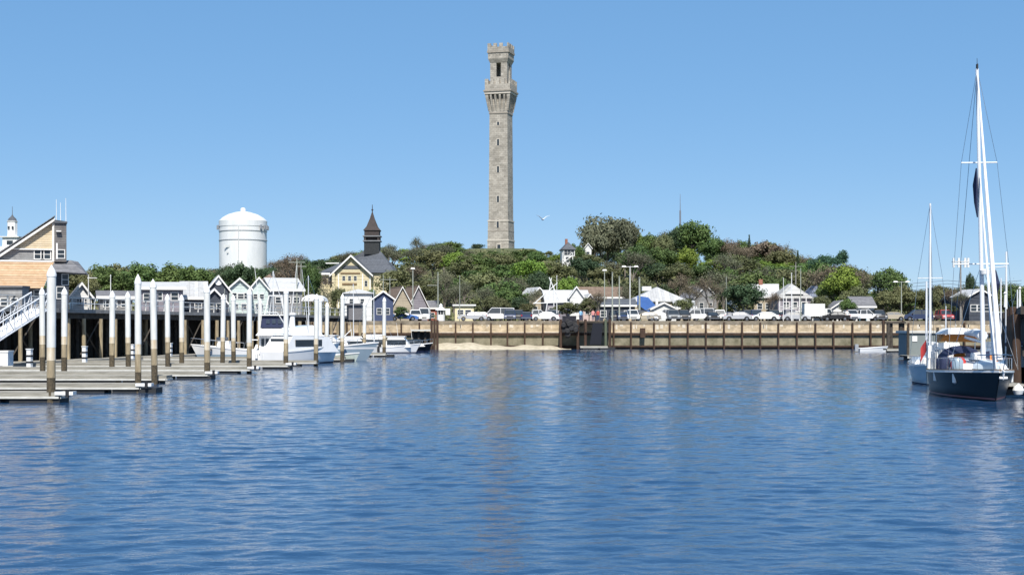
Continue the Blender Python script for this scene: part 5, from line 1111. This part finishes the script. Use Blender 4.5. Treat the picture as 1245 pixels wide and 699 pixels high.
for s_ in (-1, 1): MB().tube((-1, s_ * 1.1, 2.7), (-2.6, s_ * 1.7, 8.4), .045, .02, 5).build('outrigger', white, t)
MB().path([(-3.2, -1.1, 2.5), (-4.4, -.4, 4.6), (-4.6, .6, 4.6)], [.05] * 3, 5).build('davit', white, t); fender(t, -4.6, 1.0, .7)
# 4 long low boat with blue grey flare, bow right
D = 147; t = empty('fishing_boat', (X(420, D), D, 0), .1, 'long low white boat with flared blue grey bow pointing right', 'fishing boat')
sh = hull(t, 6.6, 2.5, 1.25, 1.8, blueh, (1.15, 1.34, gel), rake=1.6); rail(t, sh, .5)
cabin(t, [(-3.1, 1.2), (.4, 1.2), (.1, 2.05), (-2.8, 2.05)], 1.9, 1.8, gel, 'wheelhouse'); MB().box(-2.4, -.3, -.98, -.9, 1.5, 1.9).build('side_window', glass, t)
MB().tube((-.5, 0, 2.05), (.6, 0, 3.1), .05, .04, 5).build('boom', white, t); MB().tube((-2.5, 0, 2.0), (-2.5, 0, 4.2), .04, .02, 5).build('antenna', white, t)
# 5 white dinghy-like hull under it
D = 143; t = empty('skiff', (X(408, D), D, 0), .12, 'small pale green white skiff tied below the long low boat', 'skiff')
hull(t, 4.6, 1.6, .55, .85, mat('pale_green_hull', (.55, .62, .55), .4), rake=.6); MB().box(-1.5, -1.1, -.65, .65, .42, .5).box(.1, .5, -.65, .65, .46, .54).build('thwart', gwood2, t)
# 6 cabin boats at the end
def cabboat(px, D, L_, lb, hm=gel, rz=0.0, hh=2.5):
    t = empty('cabin_boat', (X(px, D), D, 0), rz, lb, 'cabin boat', 'small cabin boats at the end of the marina'); sh = hull(t, L_, 2.4, .75, 1.25, hm, (.05, .2, navy), rake=.9); rail(t, sh, .5)
    cabin(t, [(-L_ * .38, .7), (L_ * .28, .8), (L_ * .1, hh - .3), (-L_ * .3, hh - .25)], 1.9, 1.6); MB().box(-L_ * .32, L_ * .26 - .5, -1.0, -.86, 1.15, 1.75).build('side_window', glass, t)
    MB().box(-L_ * .36, L_ * .14, -.85, .85, hh - .22, hh - .1).build('hardtop', gel, t)
    for s_ in (-.75, .75): MB().tube((L_ * .1, s_, hh - .8), (L_ * .12, s_, hh - .2), .04, .04, 5).build('strut', steel, t)
    MB().tube((-.4, .5, hh - .1), (-.6, .5, hh + 1.6), .025, .012, 5).build('antenna', white, t); MB().box(-L_ / 2 - .45, -L_ / 2 + .05, -.22, .22, .25, 1.4).build('outboard_motor', black, t); return t
cabboat(460, 190, 5.6, 'white cabin boat with dark side windows behind the farthest end pile', rz=.08)
cabboat(487, 187, 5.0, 'white cabin boat with raked windscreen right of the farthest end pile', rz=-.05, hh=2.3)
cabboat(505, 196, 4.6, 'small boat with dark navy hull and white deck nearest the brown piles', navyh, .1, 1.7)
cabboat(432, 168, 5.2, 'white cabin boat half hidden behind the flared blue grey bow', rz=.1, hh=2.4)
# small white boat by the dolphin
D = 199; t = empty('skiff', (X(1062, D), D, 0), 0, 'low white skiff lying left of the brown dolphin piles', 'skiff'); hull(t, 3.9, 1.5, .5, .75, gel, rake=.6)
MB().box(-1.3, -.9, -.6, .6, .4, .48).build('thwart', gwood2, t); MB().box(-2.5, -2.05, -.18, .18, .1, 1.05).build('outboard_motor', mat('grey_cowl', (.3, .32, .34), .5), t)

# --------------------------------------------------------------- sailboats
def spar(p0, p1, r0, r1, nm, m, t, n=8): return MB().tube(p0, p1, r0, r1, n).build(nm, m, t, True)
BX, BY = 21.5, 65.2; ang = math.atan2(-.995, -.1)     # the bow points towards the viewer
L_ = 11.0; c_ = Vector((BX + .1 * L_ / 2, BY + .995 * L_ / 2, 0))
t = empty('sailing_yacht', c_, ang, 'large sailing yacht with dark navy hull and very tall mast at the right', 'sailboat')
sh = hull(t, L_, 3.5, 1.12, 1.36, navyh, (.06, .14, bw_), rake=1.3, dr=.6, sw=.7, pw=2.4)
def LP(px, py, D):     # photo column and row at distance D -> hull coordinates
    v = Vector((X(px, D), D, Z(py, D))) - c_; c2, s2 = math.cos(-ang), math.sin(-ang); return Vector((v.x * c2 - v.y * s2, v.x * s2 + v.y * c2, v.z))
mb = MB()
for s_ in (-1, 1): mb.loft([[(x, s_ * (y + .02), z + .0), (x, s_ * (y + .02), z + .1), (x, s_ * (y - .04), z + .1), (x, s_ * (y - .04), z)] for x, y, z in sh])
mb.build('toe_rail', mat('teak_rail', (.3, .19, .1), .6), t)
cabin(t, [(-2.2, 1.15), (3.0, 1.2), (2.2, 1.62), (-2.0, 1.85)], 2.2, 1.7); MB().box(-1.8, 1.2, -1.02, -.95, 1.4, 1.6).box(-1.8, 1.2, .95, 1.02, 1.4, 1.6).build('cabin_window', glass, t)
for x in (2.0, .6): MB().box(x - .3, x + .3, -.3, .3, 1.65, 1.78).build('hatch', vinyl, t)
# upturned dinghy on the foredeck
mb = MB(); rr = []
for i in range(9):
    u = i / 8; w_ = .62 * math.sin(PI * min(1, .2 + u * .8)) ** .6; rr.append([(1.9 + u * 2.1, w_ * math.cos(PI * j / 8), 1.4 + .42 * math.sin(PI * j / 8) * (1 - .3 * u)) for j in range(9)])
mb.loft(rr).build('dinghy', mat('pale_dinghy', (.6, .66, .68), .4), t, True)
mT = LP(1188, 84, 69.6); mB_ = LP(1196, 455, 69.6); mB_.z = 1.3
alm = mat('silver_white_mast', (.7, .72, .74), .3, .04, 1)
spar(mB_, mT, .115, .075, 'mast', alm, t, 12)
def onm(z): 
    f = (z - mB_.z) / (mT.z - mB_.z); return mB_ + (mT - mB_) * f
for py, hw in ((198, .82), (321, 1.25)):
    p = onm(Z(py, 69.6)); spar(p + Vector((0, -hw, 0)), p + Vector((0, hw, 0)), .035, .035, 'spreader', white, t, 6)
bowp = Vector((sh[-1][0] - .1, 0, 1.5)); sterp = Vector((-L_ / 2 + .1, 0, 1.3))
def sagtube(p0, p1, r0, r1, nm, m):
    pts = [p0 + (p1 - p0) * (i / 10) for i in range(11)]; return MB().path(pts, [r0 + (r1 - r0) * (i / 10) for i in range(11)], 8).build(nm, m, t, True)
fur = mat('furled_sail_cloth', (.72, .73, .74), .8, .08, 3, bump=.3, stretch=(1, 1, .3))
sagtube(bowp + Vector((0, 0, .35)), mT + Vector((.1, 0, -.3)), .14, .035, 'furled_genoa', fur)
ip = LP(1213, 457, 66.2); ip.y = 0; ip.z = 1.45; sagtube(ip, onm(Z(215, 69.6)) + Vector((.15, 0, 0)), .09, .03, 'furled_staysail', fur)
for z in (Z(198, 69.6), Z(321, 69.6), mT.z - .2):
    hw = {0: .82, 1: 1.25}.get(0 if z == Z(198, 69.6) else 1)
for s_ in (-1, 1):
    lo = onm(1.3) + Vector((-.2, s_ * 1.62, 0)); s1 = onm(Z(321, 69.6)) + Vector((0, s_ * 1.25, 0)); s2_ = onm(Z(198, 69.6)) + Vector((0, s_ * .82, 0))
    MB().path([lo, s1, s2_, mT], [.012] * 4, 4).build('shroud', steel, t); MB().tube(lo, onm(Z(321, 69.6)), .011, .011, 4).build('shroud', steel, t)
MB().tube(sterp, mT, .012, .012, 4).build('backstay', steel, t)
dk = onm(Z(205, 69.6)) + Vector((.12, -.16, 0)); MB().path([dk, dk + Vector((0, -.05, -.8)), dk + Vector((0, -.02, -1.6)), dk + Vector((0, .05, -2.3))], [.03, .12, .09, .03], 8).build('navy_flag', navy, t)
MB().box(mT.x - .12, mT.x + .12, mT.y - .03, mT.y + .03, mT.z, mT.z + .22).tube(mT, mT + Vector((0, 0, .5)), .02, .01, 5).build('masthead_light', black, t)
spar(mB_ + Vector((-.1, 0, 1.3)), mB_ + Vector((-4.2, 0, 1.5)), .08, .07, 'boom', alm, t)
MB().path([mB_ + Vector((-.2, 0, 1.62)), mB_ + Vector((-1.8, 0, 1.75)), mB_ + Vector((-4.1, 0, 1.7))], [.24, .2, .1], 8).build('furled_mainsail', mat('sail_cover_white', (.66, .68, .7), .85, .06), t, True)
MB().lathe([(.02, -.12), (.22, -.1), (.24, .08), (.02, .14)], 12, (mB_.x + .3, mB_.y)).build('radar_dome', white, t, True).location = (0, 0, Z(331, 69.6))
# spray hood, bimini, orange cover
mb = MB(); mb.loft([[(-2.0, 1.1 * math.cos(PI * j / 8), 1.6 + .45 * math.sin(PI * j / 8)) for j in range(9)], [(-3.3, 1.15 * math.cos(PI * j / 8), 1.6 + .8 * math.sin(PI * j / 8)) for j in range(9)]], closed=False, cap=False)
mb.build('spray_hood', navy, t); MB().prism_x([(-.9, 2.96), (1.1, 2.96), (.8, 3.16), (.2, 3.28), (-.5, 3.26)], -5.2, -3.5).build('bimini', white, t)
MB().prism_x([(-.8, 2.6), (1.0, 2.55), (1.0, 2.9), (-.6, 2.92)], -5.3, -4.2).build('orange_cover', mat('orange_canvas', (.75, .28, .06), .75, .1), t)
for x in (-5.1, -3.6):
    for s_ in (-1.1, 1.1): MB().tube((x, s_, 1.2), (x, s_, 3.0), .025, .025, 5).build('bimini_pole', steel, t)
rail(t, sh, .62, 2, 0, steel, .013, 'lifeline')
mb = MB(); b0 = sh[-1]
mb.path([(b0[0] - 1.1, -.75, 2.05), (b0[0] - .1, -.25, 2.1), (b0[0] + .1, 0, 2.1), (b0[0] - .1, .25, 2.1), (b0[0] - 1.1, .75, 2.05)], [.028] * 5, 6).tube((b0[0] - .1, -.25, 2.1), (b0[0] - .3, -.2, 1.4), .025, .025, 5).tube((b0[0] - .1, .25, 2.1), (b0[0] - .3, .2, 1.4), .025, .025, 5)
mb.build('pulpit', steel, t)
mb = MB().tube((b0[0] - .5, .12, 1.42), (b0[0] + .25, .12, 1.38), .05, .04, 6); mb.tube((b0[0] + .2, .12, 1.4), (b0[0] + .05, .12, 1.0), .05, .03, 5).tube((b0[0] + .05, -.05, 1.08), (b0[0] + .05, .3, 1.08), .06, .06, 5); mb.build('anchor', white, t)
r_ = random.Random(12)
for i, (x, y, cc) in enumerate(((-.5, 1.35, white), (-2.6, 1.3, white), (.9, 1.2, white), (1.9, -1.0, white), (-.8, -1.3, white))): fender(t, x, y * 1.25, 1.0, cc)
for i in range(9):      # cans, bags and gear carried along the deck
    x = r_.uniform(-4.5, 2.2); y = r_.choice((-1, 1)) * r_.uniform(.95, 1.2); s_ = r_.uniform(.15, .28)
    MB().lathe([(s_ * .8, 1.18), (s_, 1.3), (s_, 1.3 + s_ * 1.6), (s_ * .5, 1.36 + s_ * 2)], 8, (x, y)).build('deck_gear', (navy, white, mat('red_can', (.5, .04, .03), .5), blueh)[i % 4], t, True)
mb = MB(); mb.tube((-5.2, -1.0, 1.2), (-5.6, -1.25, 3.0), .02, .015, 5).build('flag_staff', white, t)
mb = MB(); rr = [[(-5.55 + .05 * math.sin(i * 1.1), -1.25 - i * .05, 2.7 - i * .08), (-5.5 + .05 * math.sin(i * 1.1 + .5), -1.25 - i * .05, 2.1 - i * .1)] for i in range(7)]; mb.loft(rr, closed=False, cap=False)
mb.build('red_ensign', mat('red_cloth', (.4, .04, .04), .8), t)
# grey sailboat behind
D0 = 85.0; bx = X(1120, 84.5); L2 = 8.6; a2 = math.atan2(-1, -.34); c2_ = Vector((bx + .32 * L2 / 2, 83.4 + .95 * L2 / 2, 0))
t = empty('sailing_boat', c2_, a2, 'smaller sailboat with blue grey hull and bare slim mast left of the dark yacht', 'sailboat')
sh = hull(t, L2, 2.6, .95, 1.2, blueh, (.02, .1, navy), rake=1.0, dr=.5, sw=.7)
cabin(t, [(-1.8, .95), (2.2, 1.0), (1.5, 1.4), (-1.5, 1.6)], 1.7, 1.3); MB().box(-1.4, .9, -.8, -.73, 1.2, 1.38).box(-1.4, .9, .73, .8, 1.2, 1.38).build('cabin_window', glass, t)
mtop = Z(248, 87.5); mx_ = .35; mb0 = Vector((mx_, 0, 1.2)); mt0 = Vector((mx_ - .02, 0, mtop)); spar(mb0, mt0, .085, .055, 'mast', alm, t, 10)
spar(mb0 + Vector((0, -.7, 5)), mb0 + Vector((0, .7, 5)), .025, .025, 'spreader', white, t, 5)
MB().tube((sh[-1][0] - .1, 0, 1.3), mt0, .011, .011, 4).build('forestay', steel, t); MB().tube((-L2 / 2 + .1, 0, 1.1), mt0, .011, .011, 4).build('backstay', steel, t)
for s_ in (-1, 1): MB().path([(mx_, s_ * 1.2, 1.1), (mx_, s_ * .7, 6.2), mt0], [.011] * 3, 4).build('shroud', steel, t)
spar(mb0 + Vector((-.1, 0, .9)), mb0 + Vector((-3.2, 0, 1.0)), .06, .05, 'boom', alm, t)
MB().path([mb0 + Vector((-.2, 0, 1.1)), mb0 + Vector((-3.1, 0, 1.15))], [.17, .09], 8).build('sail_cover', white, t, True)
rail(t, sh, .55, 2, 0, steel, .014, 'lifeline'); fender(t, 0, 1.4, .7); fender(t, 1.6, 1.25, .7)
for i, (x, y, mm) in enumerate(((2.4, .3, white), (-2.6, .6, white), (-3.0, -.4, navy), (3.0, -.2, offwhite))): MB().lathe([(.2, 1.0), (.26, 1.15), (.24, 1.5), (.05, 1.6)], 8, (x, y)).build('deck_gear', mm, t, True)
# masts beyond the right pier belong to boats lying behind it
for px, D, yt, lb, lean in ((1126.5, 100, 342, 'short pale mast boat just left of the slim grey sailboat mast', 0), (1223.5, 96, 306, 'white masted boat whose mast stands just right of the tall yacht', 0), (1241, 104, 330, 'small sailboat with leaning mast at the right edge', -.9)):
    zb = 0; t = empty('sailing_boat', (X(px, D) + (4.5 if px > 1200 else 0), D + 3, 0) if False else (X(px, D), D, 0), PI / 2, lb, 'sailboat')
    sh = hull(t, 7, 2.2, .8, 1.05, gel if px < 1200 else navyh, rake=.8); cabin(t, [(-1.8, .8), (1.8, .85), (1.2, 1.3), (-1.5, 1.4)], 1.5, 1.2)
    spar((0, 0, 1.0), (0, -lean * 2.4 * -1, Z(yt, D)), .09, .06, 'mast', alm, t, 8)
    spar((0, 0, 2.0), (-2.6, 0, 2.1), .05, .04, 'boom', alm, t); MB().path([(-.1, 0, 2.2), (-2.5, 0, 2.25)], [.15, .08], 8).build('sail_cover', navy if px > 1200 else white, t, True)
    if px > 1200 and lean == 0:
        MB().tube((0, -.0, Z(324, D)), (0, 1.2, Z(326, D)), .03, .03, 5).build('spreader', alm, t); MB().path([(.3, .6, Z(328, D)), (.3, .62, Z(345, D)), (.3, .58, Z(358, D))], [.04, .32, .1], 8).build('furled_flag', navy, t, True)

# ------------------------------------------------------------------ people and gull
def person(px, D, z, shirt, pants, label, rz=0, arm=0.2, kneel=False):
    me = bpy.data.meshes.new('person'); o = bpy.data.objects.new('person', me); COL.objects.link(o)
    J = [(0, 0, .95), (0, 0, 1.2), (0, 0, 1.42), (0, 0, 1.52), (0, -.01, 1.66), (0, 0, 1.74)]; Rr = [.14, .13, .15, .055, .09, .07]; E = [(0, 1), (1, 2), (2, 3), (3, 4), (4, 5)]
    for s_ in (-1, 1):
        k = len(J); J += [(s_ * .19, 0, 1.4), (s_ * (.24 + arm * .3), -.03, 1.13), (s_ * (.24 + arm * .2), -.12 - arm * .3, .9), (s_ * (.24 + arm * .2), -.14 - arm * .3, .82)]; Rr += [.06, .045, .035, .04]; E += [(2, k), (k, k + 1), (k + 1, k + 2), (k + 2, k + 3)]
        k = len(J); J += [(s_ * .1, 0, .88), (s_ * .11, -.02, .48), (s_ * .12, .02, .07), (s_ * .13, -.15, .04)]; Rr += [.09, .065, .045, .045]; E += [(0, k), (k, k + 1), (k + 1, k + 2), (k + 2, k + 3)]
    me.from_pydata(J, E, []); md = o.modifiers.new('skin', 'SKIN'); sv = me.skin_vertices[0].data
    for i, r in enumerate(Rr): sv[i].radius = (r * (1.15 if i < 3 else 1), r * (.8 if i < 3 else 1)); sv[i].use_root = (i == 0)
    o.modifiers.new('sub', 'SUBSURF').levels = 1; o.modifiers['sub'].render_levels = 1
    bpy.context.view_layer.update(); dg = bpy.context.evaluated_depsgraph_get(); m2 = bpy.data.meshes.new_from_object(o.evaluated_get(dg)); o.modifiers.clear(); o.data = m2
    for mm in (mat('skin_tone', (.5, .3, .2), .6), shirt, pants): m2.materials.append(mm)
    for p in m2.polygons:
        zc = p.center.z; p.material_index = 1 if (.93 < zc < 1.47 and abs(p.center.x) < .3) else (2 if zc < .93 and zc > .1 and abs(p.center.x) < .22 else 0)
    m2.shade_smooth(); o.location = (X(px, D), D, z); o.rotation_euler = (0, 0, rz); tag(o, label, 'person', 'people on the bulkhead')
    hr = MB().lathe([(.02, 1.6), (.1, 1.62), (.115, 1.7), (.085, 1.79), (.01, 1.82)], 10, (0, .02)).build('hair', mat('dark_hair', (.04, .025, .02), .8), o, True); return o
pinks = mat('pink_shirt', (.7, .3, .28), .8); jeans = mat('denim', (.03, .05, .12), .85)
zdeck = Z(390.2, 222) + .01
person(721, 225, zdeck, pinks, jeans, 'person in a pink shirt on the landing stage, left one of two', .2)
person(727, 225.4, zdeck, mat('red_shirt', (.5, .08, .06), .8), jeans, 'person in a red shirt on the landing stage, right one of two', -.3)
person(706, 225, zdeck, mat('sky_shirt', (.25, .5, .75), .8), jeans, 'person in a light blue shirt beside the dark shrubby tree', .5)
person(1030, 230.2, 4.31, white, black, 'person in a white top at the bulkhead edge below the yellow green tree', .1)
D = 175; t = empty('seagull', (X(660, D), D, Z(267, D)), 1.9, 'white gull in flight right of the stone tower', 'bird'); t.scale = (1.2, 1.2, 1.2)
mb = MB(); rr = [[(x, r * math.cos(2 * PI * j / 8), r * math.sin(2 * PI * j / 8)) for j in range(8)] for x, r in ((-.32, .02), (-.2, .07), (0, .1), (.15, .08), (.24, .05), (.3, .05), (.36, .015))]; mb.loft(rr).build('body', white, t, True)
for s_ in (-1, 1): MB().loft([[(.12, s_ * .05, .04), (-.14, s_ * .05, .04), (-.14, s_ * .05, .06), (.12, s_ * .05, .07)], [(.12, s_ * .38, .3), (-.08, s_ * .38, .3), (-.08, s_ * .38, .31), (.12, s_ * .38, .33)], [(-.06, s_ * .72, .42), (-.14, s_ * .72, .42), (-.14, s_ * .72, .425), (-.06, s_ * .72, .43)]]).build('wing', mat('gull_wing', (.7, .7, .7), .7), t)

# extra yacht clutter, white timber frame on shore, and more masts at the far right
t = empty('shore_derrick', (X(669, 246), 246, 4.3), 0, 'white slanting timber frame standing by the slim mast in the car park', 'derrick')
for a_, b_ in (((-2.6, 3.0), (1.2, 6.4)), ((-1.0, 0), (.2, 7.2)), ((1.6, 3.2), (-.2, 7.3)), ((-2.8, 3.0), (3.2, 3.2)), ((.6, 0), (.6, 6.0))):
    MB().tube((a_[0], 0, a_[1]), (b_[0], 0, b_[1]), .09, .08, 5).build('beam', white, t)
for px, D, yt, lb in ((1208, 150, 352, 'short white mast boat beyond the tall yacht, left of the timber pier'), (1150, 140, 372, 'low white boat with stubby mast behind the grey sailboat')):
    t = empty('sailing_boat', (X(px, D), D, 0), PI / 2, lb, 'sailboat'); sh = hull(t, 7, 2.3, .8, 1.1, gel, rake=.8); cabin(t, [(-2.2, .8), (1.8, .85), (1.2, 1.8), (-1.8, 1.9)], 1.7, 1.4)
    spar((0, 0, 1.0), (0, 0, Z(yt, D)), .08, .05, 'mast', alm, t); rail(t, sh, .5, 2, 0)


for px, D, yt, lb in ((1217, 118, 338, 'sailboat with a thin mast just left of the timber pier edge'), (1237, 125, 352, 'sailboat with a short mast showing over the timber pier deck')):
    t = empty('sailing_boat', (X(px, D), D, 0), PI / 2, lb, 'sailboat'); sh = hull(t, 8, 2.5, .9, 1.2, gel, rake=.9); cabin(t, [(-2.2, .9), (1.8, .95), (1.2, 1.6), (-1.8, 1.7)], 1.7, 1.4)
    spar((0, 0, 1.0), (0, 0, Z(yt, D)), .08, .05, 'mast', alm, t); MB().tube((0, -.8, Z(yt, D) * .62), (0, .8, Z(yt, D) * .62), .03, .03, 5).build('spreader', alm, t)
    for s_ in (-1, 1): MB().path([(0, s_ * 1.15, 1), (0, s_ * .8, Z(yt, D) * .62), (0, 0, Z(yt, D))], [.015] * 3, 4).build('shroud', steel, t)
for px, D, yt, lb in ((1222, 79, 358, 'white post topping the near end of the timber pier'), (1240, 80, 352, 'white post at the right edge above the timber pier')):
    polez(px, D, yt, lb, .07, m=white, zb=Z(373, 78))
cabboat(352, 166, 5.4, 'white cabin boat glimpsed between the sixth end pile and the wharf', rz=.1, hh=2.6)
cabboat(402, 178, 5.2, 'white cabin boat behind the shorter pile right of the eighth end pile', rz=-.1, hh=2.5)
cabboat(378, 172, 5.0, 'white cabin boat moored behind the cruiser with the wraparound window', rz=.15, hh=2.5)
for px, D, yt, lb in ((329, 158, 330, 'bare thin mast boat behind the navy canvas flybridge'), (372, 160, 335, 'bare thin mast boat behind the cabin cruiser'), (427, 182, 345, 'bare thin mast boat right of the eighth end pile'), (452, 188, 352, 'bare thin mast boat left of the farthest end pile')):
    t = empty('sailing_boat', (X(px, D), D, 0), .1, lb, 'sailboat'); sh = hull(t, 6.2, 2.2, .8, 1.1, gel, rake=.8); cabin(t, [(-1.8, .8), (1.5, .85), (1.0, 1.4), (-1.5, 1.5)], 1.5, 1.2)
    spar((.3, 0, 1.0), (.25, 0, Z(yt, D)), .06, .035, 'mast', alm, t); spar((.2, 0, 1.9), (-2.3, 0, 2.0), .05, .04, 'boom', alm, t)
    MB().tube((2.9, 0, 1.2), (.25, 0, Z(yt, D)), .014, .014, 4).build('forestay', steel, t); MB().tube((-2.9, 0, 1.0), (.25, 0, Z(yt, D)), .014, .014, 4).build('backstay', steel, t)
t = bpy.data.objects['sailing_yacht']
r_ = random.Random(31)
for i in range(10):
    x = r_.uniform(-4.9, -1.0); y = r_.uniform(-1.25, 1.25); h_ = r_.uniform(.25, .7); w_ = r_.uniform(.12, .3)
    MB().loft([[(x - w_, y - w_, 1.2), (x + w_, y - w_, 1.2), (x + w_, y + w_, 1.2), (x - w_, y + w_, 1.2)], [(x - w_ * .8, y - w_ * .7, 1.2 + h_ + .5), (x + w_ * .7, y - w_ * .8, 1.2 + h_ + .45), (x + w_ * .8, y + w_ * .7, 1.25 + h_ + .5), (x - w_ * .7, y + w_ * .8, 1.2 + h_ + .55)]]).build('deck_gear', (white, offwhite, navy, _M['orange_canvas'], white)[i % 5], t)
